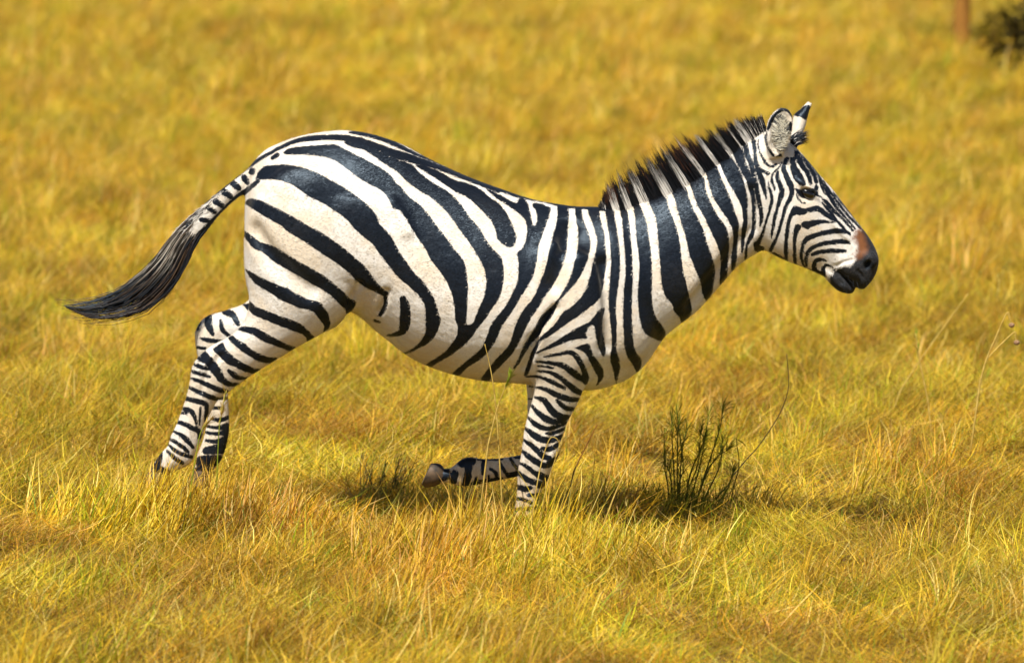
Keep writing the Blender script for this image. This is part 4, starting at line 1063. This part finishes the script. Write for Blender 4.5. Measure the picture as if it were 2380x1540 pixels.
# tail tuft
top = np.array([(1200, 480), (1090, 580), (1010, 660), (920, 770), (830, 900), (740, 1000), (630, 1090), (500, 1180), (350, 1240), (200, 1275), (85, 1285)], float)
bot = np.array([(1330, 590), (1260, 680), (1200, 760), (1150, 860), (1100, 980), (1030, 1100), (930, 1220), (780, 1340), (560, 1400), (330, 1410), (110, 1310)], float)
n = 1500
K = 11
brown_ = (rng.random(n) < 0.3) * rng.uniform(0.3, 1.6, n)
paths = np.zeros((n, K, 3)); cols = np.zeros((n, K, 3))
s0 = rng.uniform(0, 3.2, n); s1 = np.minimum(s0 + rng.uniform(3.5, 9.0, n), 10.0)
cl_ = rng.integers(0, 34, n); cl0 = np.linspace(-0.02, 1.02, 34); cl1 = np.clip(cl0 + rng.normal(0, 0.10, 34), -0.08, 1.1)
lane0 = cl0[cl_] + rng.normal(0, 0.018, n); lane1 = cl1[cl_] + rng.normal(0, 0.012, n)
loose = rng.random(n) < 0.16
wv = rng.normal(0, 0.012, n) + rng.normal(0, 0.03, 34)[cl_]; wp = (rng.random(34) * 6.28)[cl_]
lz = rng.normal(0, 48, (n, 2))
yo = rng.normal(0, 0.014, n)
lightness = ((lane0 < 0.62) & (rng.random(n) < 0.75)) * rng.uniform(0.2, 0.9, n)
for k in range(K):
    f = k / (K - 1)
    s = s0 + (s1 - s0) * f
    i = np.minimum(s.astype(int), 9); fr_ = (s - i)[:, None]
    la = (lane0 + (lane1 - lane0) * f + loose * (f ** 2) * rng.normal(0, 0.02, n))[:, None]
    la = la + (wv * np.sin(f * 7 + wp) * (0.3 + f))[:, None]
    la = 0.52 + (la - 0.52) * 0.88
    A_ = top[i] * (1 - fr_) + top[i + 1] * fr_; B_ = bot[i] * (1 - fr_) + bot[i + 1] * fr_
    q = A_ * (1 - la) + B_ * la
    q = q + np.stack([loose * f * f * lz[:, 0], loose * f * f * lz[:, 1]], 1)
    wid = np.sin(np.clip(s / 10, 0, 1) * 3.0) * 0.8 + 0.35
    for j in range(n):
        a = FT(q[j, 0], q[j, 1]); paths[j, k] = P(a[0], a[1], yo[j] * wid[j] * (0.6 + f))
    lf = np.clip(1.0 - (s - 3.0 - 2.4 * (0.6 - lane0)) / 2.4, 0, 1)[:, None] * lightness[:, None]
    brn = brown_[:, None]
    dk = BLACK * (1 - brn) + np.array([0.07, 0.04, 0.02]) * brn
    cols[:, k] = dk * (1 - lf) + np.array([0.55, 0.49, 0.40]) * lf
V_, Q_, C_ = strands(paths, rng.uniform(0.0011, 0.0022, n), cols)
o = hair_obj('tail_tuft', V_, Q_, C_); o['label'] = 'long black tail tuft swept back in the wind'

# short coat hair over the whole body, lying back along it
def vertex_normals(p, q):
    a = np.cross(p[q[:, 2]] - p[q[:, 0]], p[q[:, 3]] - p[q[:, 1]])
    n = np.stack([sum(np.bincount(q[:, c], a[:, k], len(p)) for c in range(4)) for k in range(3)], 1)
    return n / np.maximum(np.linalg.norm(n, axis=1, keepdims=True), 1e-12)
nrm = vertex_normals(pts, quads)
nf = 430000
vi = rng.integers(0, len(pts), nf)
ok = (mz.f[vi] > -4) & ~((np.hypot(uvm[vi, 0] - 1876, uvm[vi, 1] - 450) < 20))
vi = vi[ok]; nf = len(vi)
nn = nrm[vi]
root = pts[vi] + rng.normal(0, 0.0016, (nf, 3)); root -= nn * 0.0008
fl = np.stack([np.full(nf, -1.0), np.zeros(nf), np.full(nf, -0.45)], 1)
hd = uvm[vi, 0] > 1790
fl[hd] = [-0.75, 0, 0.65]
low = pts[vi, 2] < 0.62
fl[low] = [-0.15, 0, -1.0]
fl = fl + rng.normal(0, 0.28, (nf, 3))
fl -= nn * (fl * nn).sum(1, keepdims=True)
fl /= np.maximum(np.linalg.norm(fl, axis=1, keepdims=True), 1e-6)
sd = np.cross(nn, fl)
ln = rng.uniform(0.0045, 0.009, nf) * np.where(hd, 0.65, 1.0) * np.where(low, 0.8, 1.0)
lift = rng.uniform(0.10, 0.30, nf)
tipp = root + fl * ln[:, None] + nn * (ln * lift)[:, None]
wd = rng.uniform(0.0006, 0.0011, nf)[:, None]
FV = np.stack([root - sd * wd, root + sd * wd, tipp], 1).reshape(-1, 3)
FT_ = np.arange(nf * 3).reshape(-1, 3)
sv = stripe_m[vi] + rng.normal(0, 0.0016, nf)
cw = np.array([0.89, 0.84, 0.77]) * rng.uniform(0.82, 1.08, (nf, 1)) * (1 - rng.random((nf, 1)) * np.array([0.0, 0.06, 0.16]))
cb = np.array([0.0062, 0.0080, 0.0125]) * rng.uniform(0.4, 2.2, (nf, 1))
du = (smooth(0.62, 0.12, pts[vi, 2]) * rng.uniform(0.2, 1.0, nf))[:, None] * 0.85
cw = cw * (1 - du) + np.array([0.56, 0.40, 0.21]) * du
fcol = np.where((sv < 0)[:, None], cb, cw)
bz = np.clip(-br.f[vi] / 8.0 + 0.3, 0, 1)[:, None]
fcol = fcol * (1 - bz) + np.array([0.24, 0.085, 0.022]) * bz
fur = mesh_obj('coat_hair', FV - zoff, FT_, HAIR, zebra); fur['kind'] = 'stuff'
set_attr(fur.data, 'col', 'FLOAT_COLOR', 'POINT', np.repeat(np.concatenate([np.clip(fcol, 0, 0.92), np.ones((nf, 1))], 1), 3, 0).astype(np.float32))

# fringe of pale and dark hair along the top of the dock
n = 420
s = rng.uniform(0, 1, n)
A_ = np.array([(1440, 295), (1340, 372), (1240, 462), (1150, 555), (1070, 650)], float)
i = np.minimum((s * 4).astype(int), 3); fr_ = (s * 4 - i)[:, None]
q0 = A_[i] * (1 - fr_) + A_[i + 1] * fr_ + np.stack([rng.uniform(0, 40, n), rng.uniform(0, 30, n)], 1)
dv = np.stack([-rng.uniform(40, 120, n), rng.uniform(10, 75, n)], 1) * (0.25 + 0.9 * s)[:, None]
paths = np.zeros((n, 4, 3)); cols = np.zeros((n, 4, 3)); yo = rng.normal(-.008, 0.012, n)
dk_ = rng.random(n) < 0.45
for k in range(4):
    f = k / 3
    q = q0 + dv * f + np.stack([0 * s, 14 * f * f * s], 1)
    for j in range(n):
        a = FT(*q[j]); paths[j, k] = P(a[0], a[1], yo[j])
    cols[:, k] = np.where(dk_[:, None], BLACK, WHITE * 0.85)
V_, Q_, C_ = strands(paths, rng.uniform(0.0007, 0.0012, n), cols)
hair_obj('tail_fringe', V_, Q_, C_)

# whiskers on the lips and chin, lashes over the near eye
paths, wl = [], []
for i in range(46):
    sgn = -1 if i % 3 else 1
    a = (rng.uniform(1400, 1980), rng.uniform(1150, 1420)); yy = 0.05 * sgn
    p0 = P(*E2(*a), -abs(yy)); p0 = np.array([p0[0], yy, p0[2]])
    d = np.array([rng.normal(0.25, .5), sgn * rng.uniform(.5, 1.2), rng.normal(-.6, .5)]); d /= np.linalg.norm(d)
    L_ = rng.uniform(.02, .045)
    paths.append([p0, p0 + d * L_ * .5, p0 + d * L_ + np.array([0, 0, -.15 * L_])]); wl.append(.0005)
paths = np.array(paths); cols = np.full(paths.shape, 0.02)
V_, Q_, C_ = strands(paths, np.array(wl), cols)
hair_obj('whiskers', V_, Q_, C_)
paths = []
for i in range(60):
    f = rng.random(); a = E1(900 + 270 * f, 1350 - 15 * math.sin(f * 3) + rng.normal(0, 5)); p0 = P(*a, -.094)
    d = np.array([0.35 + .4 * f, -1.0, -0.35 + rng.normal(0, .2)]); d /= np.linalg.norm(d); L_ = rng.uniform(.010, .018)
    paths.append([p0, p0 + d * L_ * .55, p0 + d * L_ + np.array([.002, 0, -.003])])
paths = np.array(paths); cols = np.full(paths.shape, 0.012)
V_, Q_, C_ = strands(paths, np.full(len(paths), .0006), cols)
hair_obj('eyelashes', V_, Q_, C_)

# ------------------------------------------------------------------ single plants
def plant_material(name, c0, c1, scale=40):
    m, N, L, b = new_mat(name)
    tc = N.new('ShaderNodeTexCoord'); n = N.new('ShaderNodeTexNoise'); n.inputs['Scale'].default_value = scale; n.inputs['Detail'].default_value = 4
    L.new(tc.outputs['Object'], n.inputs['Vector'])
    r = N.new('ShaderNodeValToRGB'); r.color_ramp.elements[0].color = (*c0, 1); r.color_ramp.elements[1].color = (*c1, 1)
    r.color_ramp.elements[0].position = 0.35; r.color_ramp.elements[1].position = 0.68
    L.new(n.outputs['Fac'], r.inputs['Fac']); L.new(r.outputs['Color'], b.inputs['Base Color']); b.inputs['Roughness'].default_value = 0.7
    b.inputs['Specular IOR Level'].default_value = 0.2
    return m
M_HERB = plant_material('herb_stem', (0.06, 0.07, 0.010), (0.16, 0.14, 0.018))
M_LEAF = plant_material('herb_leaf', (0.09, 0.12, 0.010), (0.30, 0.29, 0.022))
M_TWIG = plant_material('dark_twig', (0.03, 0.022, 0.012), (0.09, 0.06, 0.02))
M_STRAW = plant_material('straw_stalk', (0.42, 0.27, 0.05), (0.66, 0.47, 0.12))
M_RED = plant_material('rust_stalk', (0.16, 0.06, 0.015), (0.30, 0.13, 0.02))
M_SEED = plant_material('seed_ball', (0.22, 0.12, 0.06), (0.42, 0.27, 0.15), 160)
M_GREEN = plant_material('green_leaf', (0.16, 0.22, 0.015), (0.34, 0.36, 0.03))
M_BARK = plant_material('tree_bark', (0.26, 0.11, 0.02), (0.40, 0.19, 0.035), 14)
M_CROWN = plant_material('tree_leaf', (0.05, 0.07, 0.012), (0.10, 0.12, 0.02), 6)
M_BUSH = plant_material('bush_leaf', (0.03, 0.024, 0.010), (0.05, 0.045, 0.014), 8)

def tube_mesh(path, rad, nseg=6):
    path = np.asarray(path, float); k = len(path)
    rad = np.broadcast_to(rad, (k,))
    t = np.gradient(path, axis=0); t /= np.maximum(np.linalg.norm(t, axis=1, keepdims=True), 1e-9)
    ref = np.array([0.31, 0.93, 0.2]); a = np.cross(t, ref); a /= np.maximum(np.linalg.norm(a, axis=1, keepdims=True), 1e-9); b = np.cross(t, a)
    th = np.linspace(0, 2 * np.pi, nseg, endpoint=False)
    V = (path[:, None] + rad[:, None, None] * (np.cos(th)[None, :, None] * a[:, None] + np.sin(th)[None, :, None] * b[:, None])).reshape(-1, 3)
    Q = []
    for i in range(k - 1):
        for j in range(nseg):
            j2 = (j + 1) % nseg
            Q.append((i * nseg + j, i * nseg + j2, (i + 1) * nseg + j2, (i + 1) * nseg + j))
    Q.append(tuple(range(nseg - 1, -1, -1))); Q.append(tuple((k - 1) * nseg + j for j in range(nseg)))
    return V, Q

def merge(parts):
    vs, fs, o = [], [], 0
    for v, f in parts:
        vs.append(np.asarray(v)); fs += [tuple(int(i) + o for i in q) for q in f]; o += len(v)
    return np.concatenate(vs), fs

def needle(p, d, ln, w, bend=0.3):
    """slim folded leaf"""
    d = np.asarray(d, float); d = d / np.linalg.norm(d)
    s = np.cross(d, [0.2, 0.5, 0.84]); s /= max(np.linalg.norm(s), 1e-6)
    n = np.cross(s, d)
    m = p + d * ln * 0.5 + n * ln * 0.04; e = p + d * ln + np.array([0, 0, -bend * ln * 0.3])
    V = [p - s * w * .4, p + s * w * .4, m - s * w, m + s * w, m - n * w * .5, e]
    return np.array(V), [(0, 4, 2), (0, 1, 4), (1, 3, 4), (2, 4, 5), (4, 3, 5)]

def tuft(p, d, n, ln, w, spread):
    out = []
    for i in range(n):
        q = np.asarray(d) + rng.normal(0, spread, 3)
        out.append(needle(np.asarray(p), q, ln * rng.uniform(.6, 1.2), w))
    return merge(out)

def ground_y(u, v):
    """depth of the ground seen at a picture height"""
    y = -6.0
    while y < 120:
        p = P(u, v, y)
        if p[2] <= ground_z(p[0], y): break
        y += 0.02
    return float(y)

def bend_path(pts2, y0, y1, base=None):
    q = catmull(np.array(pts2, float), 5)
    f = np.linspace(0, 1, len(q))
    path = np.array([P(a, b, y0 + (y1 - y0) * t) for (a, b), t in zip(q, f)])
    return path

FP2 = frame(2100, 1450, 2.369)
FP3 = frame(1150, 1650, 2.505)
FP5 = frame(2840, 1100, 2.2)

# spindly herb behind the foreleg
hy = ground_y(*FP2(1060, 1250))
hb = P(*FP2(1060, 1250), hy); hb[2] = ground_z(hb[0], hb[1])
herb = empty('spindly_herb', tuple(hb))
tag(herb, 'dark green spindly herb with forked wiry stems and needle leaf tufts', 'herb')
for pts2, dy in [([(1030, 1270), (1020, 900), (1000, 560), (990, 300)], .02), ([(1050, 1270), (1042, 800), (1048, 340)], -.03), ([(1060, 1270), (1065, 900), (1085, 560), (1130, 380)], .05),
                 ([(1080, 1270), (1130, 950), (1225, 680), (1250, 380)], -.05), ([(1100, 1270), (1190, 900), (1260, 620), (1320, 262)], .06), ([(1110, 1270), (1230, 950), (1340, 620), (1420, 370), (1450, 180)], .0),
                 ([(1140, 1260), (1290, 800), (1400, 620), (1490, 560)], -.04), ([(1010, 1270), (990, 1000), (985, 800), (940, 690)], .03), ([(1170, 1260), (1290, 980), (1420, 700), (1440, 500)], .07), ([(980, 1260), (900, 1100), (790, 990), (745, 920)], .02), ([(960, 1260), (880, 1080), (860, 940)], -.04), ([(1000, 1260), (960, 900), (930, 700), (925, 450)], .05), ([(1040, 1260), (1060, 860), (1095, 700), (1040, 250)], .03), ([(1200, 1260), (1380, 1000), (1500, 860), (1540, 740)], .05), ([(1090, 1260), (1150, 800), (1250, 560), (1290, 420)], -.06)]:
    pp = [FP2(*q) for q in pts2]
    path = bend_path(pp, hy, hy + dy)
    path[0][2] = ground_z(path[0][0], path[0][1]) - 0.01
    v_, q_ = tube_mesh(path, np.linspace(0.0038, 0.0016, len(path)), 5)
    st = mesh_obj('stem', v_ - hb, q_, M_HERB, herb)
    tips = []
    for s in range(4, len(path) - 1):
        d = path[s] - path[s - 1]; d /= np.linalg.norm(d)
        if rng.random() < 0.75: tips.append(tuft(path[s], d, 5, 0.062, 0.0014, 0.85))
    d = path[-1] - path[-3]; d /= np.linalg.norm(d)
    for s in (1, 2, 4):
        tips.append(tuft(path[-s], d, 10, 0.062, 0.0014, 0.9))
    v_, q_ = merge(tips)
    mesh_obj('leaf_tuft', v_ - hb, q_, M_LEAF, st)['kind'] = 'stuff'
low = []
for i in range(380):
    b_ = FP2(rng.normal(1120, 270), 1250); p0 = P(*b_, hy + rng.normal(0, .10)); p0[2] = ground_z(p0[0], p0[1]) - .01
    low.append(needle(p0, (rng.normal(0.18, .28), rng.normal(0, .2), 1), rng.uniform(.08, .26), .0015, .3))
v_, q_ = merge(low); mesh_obj('basal_foliage', v_ - hb, q_, M_LEAF, herb)['kind'] = 'stuff'
lf = needle(P(*FP2(1565, 460), hy), P(*FP2(1668, 530), hy) - P(*FP2(1565, 460), hy), 0.05, .005)
stp = bend_path([FP2(*q) for q in [(1480, 1250), (1540, 900), (1590, 700), (1565, 460)]], hy + .05, hy)
stp[0][2] = ground_z(stp[0][0], stp[0][1]) - .01
v_, q_ = tube_mesh(stp, np.linspace(.003, .0015, len(stp)), 5); st = mesh_obj('stem', v_ - hb, q_, M_HERB, herb)
mesh_obj('leaf', lf[0] - hb, lf[1], M_LEAF, st)

# twiggy dead bush behind the folded foreleg
by = ground_y(*FP3(620, 690))
bb = P(*FP3(620, 690), by); bb[2] = ground_z(bb[0], bb[1])
bush = empty('twiggy_bush', tuple(bb))
tag(bush, 'low dark twiggy bush growing behind the folded foreleg of the zebra', 'bush')
for i in range(34):
    x0 = rng.normal(620, 110); tx = x0 + rng.normal(60, 150); ty = rng.uniform(130, 480)
    pp = [FP3(x0, 700), FP3(x0 * .6 + tx * .4 + rng.normal(0, 20), 700 * .55 + ty * .45), FP3(tx, ty)]
    path = bend_path(pp, by + rng.normal(0, .06), by + rng.normal(0, .12))
    path[0][2] = ground_z(path[0][0], path[0][1]) - .01
    v_, q_ = tube_mesh(path, np.linspace(.0028, .001, len(path)), 4)
    st = mesh_obj('twig', v_ - bb, q_, M_TWIG, bush)
    tips = []
    for s in range(3, len(path)):
        d = path[s] - path[s - 1]; d /= np.linalg.norm(d)
        tips.append(tuft(path[s], d, 2, 0.04, 0.0012, 0.6))
    v_, q_ = merge(tips); mesh_obj('leaf_tuft', v_ - bb, q_, M_LEAF if i % 3 else M_TWIG, st)['kind'] = 'stuff'

# single stalks
def stalk(name, label, cat, pts2, fr, y, mat, r0=.0028, r1=.0012, seeds=0, seedmat=None, ground_end=0, group=None, lean=0.0):
    pp = [fr(*q) for q in pts2]
    path = bend_path(pp, y, y + lean)
    g0 = ground_z(path[0][0], path[0][1])
    if path[0][2] > g0 + 0.002:      # carry the stalk on down into the ground
        d = path[0] - path[2]; d[2] = min(d[2], -0.02); d /= -d[2]
        drop = path[0][2] - g0 + 0.01
        ext = np.array([path[0] + d * drop * t * np.array([min(1, .5), min(1, .5), 1]) for t in (1.0, 0.5)])
        path = np.vstack([ext, path])
    base = path[0].copy()
    o = empty(name, tuple(base)); tag(o, label, cat, group)
    v_, q_ = tube_mesh(path, np.linspace(r0, r1, len(path)), 5)
    mesh_obj('stem', v_ - base, q_, mat, o)
    if seeds:
        parts = []
        k0 = int(len(path) * .68)
        for i in range(seeds):
            s = rng.uniform(k0, len(path) - 1.01); a = int(s); p = path[a] + (path[a + 1] - path[a]) * (s - a)
            d = path[a + 1] - path[a]; d /= np.linalg.norm(d)
            parts.append(needle(p, d + rng.normal(0, .33, 3), rng.uniform(.02, .05), .0013, .2))
        v_, q_ = merge(parts); mesh_obj('seed_head', v_ - base, q_, seedmat or mat, o)['kind'] = 'stuff'
    return o, path, base
stalk('grass_stalk', 'tall dark stalk curving up to a thin bare tip beside the spindly herb', 'stalk', [(-200, 1500), (-90, 1370), (0, 1270), (100, 1130), (200, 960), (258, 760), (242, 500)], FP5, .9, M_TWIG, .0026, .0014)
stalk('grass_stalk', 'short straight rusty stalk leaning right near the striped foreleg', 'stalk', [(120, 760), (170, 650), (250, 490), (330, 335)], FP2, .75, M_RED, .0035, .002)
stalk('grass_stalk', 'long pale straw stalk leaning far right over the grass', 'stalk', [(1180, 800), (1350, 540), (1560, 250), (1740, 0)], FP5, 3.4, M_STRAW, .0035, .0018)
stalk('grass_stalk', 'upright stalk with a green feathery tip leaning left', 'stalk', [(1410, 900), (1360, 660), (1325, 480), (1305, 330)], FP5, 2.6, M_STRAW, .004, .002, 26, M_GREEN)
stalk('grass_stalk', 'thin pale straw stem standing in front of the zebra belly', 'stalk', [(600, 560), (572, 340), (545, 200), (515, 75)], FF, -.42, M_STRAW, .0028, .0012)
stalk('grass_stalk', 'stem with a bushy yellow green seed head below the belly', 'stalk', [(540, 800), (600, 560), (650, 420), (700, 300)], FF, -.46, M_STRAW, .003, .0016, 60, M_GREEN, lean=-.02)
stalk('grass_stalk', 'feathery golden grass plume arching right in front of the spindly herb', 'stalk', [(330, 1400), (470, 1000), (600, 720), (740, 560), (900, 430)], FP2, -.5, M_STRAW, .0035, .0015, 90, M_STRAW)
stalk('grass_stalk', 'pale green seed stalk rising over the hind hooves', 'stalk', [(480, 1600), (520, 1360), (560, 1180), (640, 1080)], FH, -.4, M_GREEN, .0028, .0012, 40, M_STRAW)
stalk('grass_stalk', 'wispy pale seed stalk in front of the far hind leg', 'stalk', [(690, 1560), (700, 1300), (715, 1100), (765, 850)], FH, -.36, M_GREEN, .0028, .0012, 50, M_STRAW)
stalk('grass_stalk', 'bright straw stem crossing the lower striped foreleg', 'stalk', [(860, 1300), (900, 1050), (940, 880), (985, 760), (1030, 755), (1060, 800)], FF, -.36, M_STRAW, .0026, .0012)
stalk('grass_stalk', 'golden feathery stem right against the front knee', 'stalk', [(900, 1400), (960, 1120), (1020, 920), (1080, 770)], FF, -.34, M_STRAW, .003, .0014, 46, M_STRAW)

# seed-ball plant at the right
o, path, base = stalk('seed_ball_plant', 'dry branching stalk with round brown seed balls on thin stems', 'plant', [(1840, 720), (1890, 545), (1960, 380), (2060, 160), (2085, 215), (2098, 250)], FP5, 1.8, M_STRAW, .0042, .002)
for pts2, bc in [([(1890, 545), (2000, 430), (2120, 320), (2130, 360), (2140, 395)], (2140, 405)), ([(2060, 160), (2085, 215), (2098, 250)], (2098, 262))]:
    pth = bend_path([FP5(*q) for q in pts2], 1.8, 1.8)
    v_, q_ = tube_mesh(pth, np.linspace(.003, .0018, len(pth)), 5); br_ = mesh_obj('branch', v_ - base, q_, M_STRAW, o)
    bm = bmesh.new(); bmesh.ops.create_icosphere(bm, subdivisions=3, radius=.0115)
    for v in bm.verts:
        v.co *= 1 + 0.16 * math.sin(v.co.x * 1400) * math.sin(v.co.y * 1300) * math.sin(v.co.z * 1250 + 1)
        v.co.z *= 0.88
    me = bpy.data.meshes.new('seed_ball'); bm.to_mesh(me); bm.free(); me.materials.append(M_SEED)
    so = bpy.data.objects.new('seed_ball', me); COL.objects.link(so); so.parent = br_
    so.location = Vector(P(*FP5(*bc), 1.8) - base)

# small tree far behind, seen only as a trunk at the frame edge, and the bush beside it
ty = ground_y(2236, 138)
tb = P(2236, 138, ty); tb[2] = ground_z(tb[0], ty)
tree = empty('thorn_tree', tuple(tb))
tag(tree, 'slim rusty tree trunk standing far behind on the plain', 'tree')
trunk = [np.array([0, 0, -.05]), np.array([.0, 0, .5]), np.array([.02, 0, 1.2]), np.array([-.04, .05, 2.0]), np.array([0, .05, 2.6])]
tp_ = catmull(trunk, 6)
v_, q_ = tube_mesh(tp_, np.linspace(.078, .055, len(tp_)), 12); tk = mesh_obj('trunk', v_, q_, M_BARK, tree)
limbs = []
ends = []
for i in range(9):
    a = i * 2.399; L_ = rng.uniform(.9, 1.7)
    e = np.array([math.cos(a) * L_, math.sin(a) * L_, 2.6 + rng.uniform(.3, 1.1)])
    pth = catmull([tp_[-1 - (i % 5)], (tp_[-1] + e) / 2 + [0, 0, .15], e], 5)
    v_, q_ = tube_mesh(pth, np.linspace(.04, .012, len(pth)), 6); mesh_obj('limb', v_, q_, M_BARK, tk); ends.append(pth)
lv = []
for i in range(2600):
    pth = ends[rng.integers(0, 9)]; c_ = pth[rng.integers(4, len(pth))] + rng.normal(0, [.38, .38, .16])
    lv.append(needle(c_, rng.normal(0, 1, 3), rng.uniform(.07, .13), .022))
v_, q_ = merge(lv); mesh_obj('crown', v_, q_, M_CROWN, tree)['kind'] = 'stuff'

sy = ground_y(2345, 190)
sb = P(2478, 190, sy); sb[2] = ground_z(sb[0], sy)
sh = empty('round_shrub', tuple(sb))
tag(sh, 'dark low shrub beside the distant tree trunk', 'shrub')
lv = []; stems = []
for i in range(14):
    a = rng.random() * 6.28; e = np.array([math.cos(a) * .45, math.sin(a) * .4, rng.uniform(.25, .6)])
    v_, q_ = tube_mesh(catmull([np.array([0, 0, -.03]), e * [.4, .4, .6], e], 4), np.linspace(.012, .004, 9), 5)
    mesh_obj('stem', v_, q_, M_TWIG, sh)
for i in range(2400):
    d = rng.normal(0, 1, 3); d /= np.linalg.norm(d); r = rng.random() ** .4
    c_ = np.array([d[0] * .7 * r, d[1] * .6 * r, .36 + d[2] * .36 * r])
    lv.append(needle(c_, d + rng.normal(0, .6, 3), rng.uniform(.05, .10), .014))
v_, q_ = merge(lv); mesh_obj('foliage', v_, q_, M_BUSH, sh)['kind'] = 'stuff'
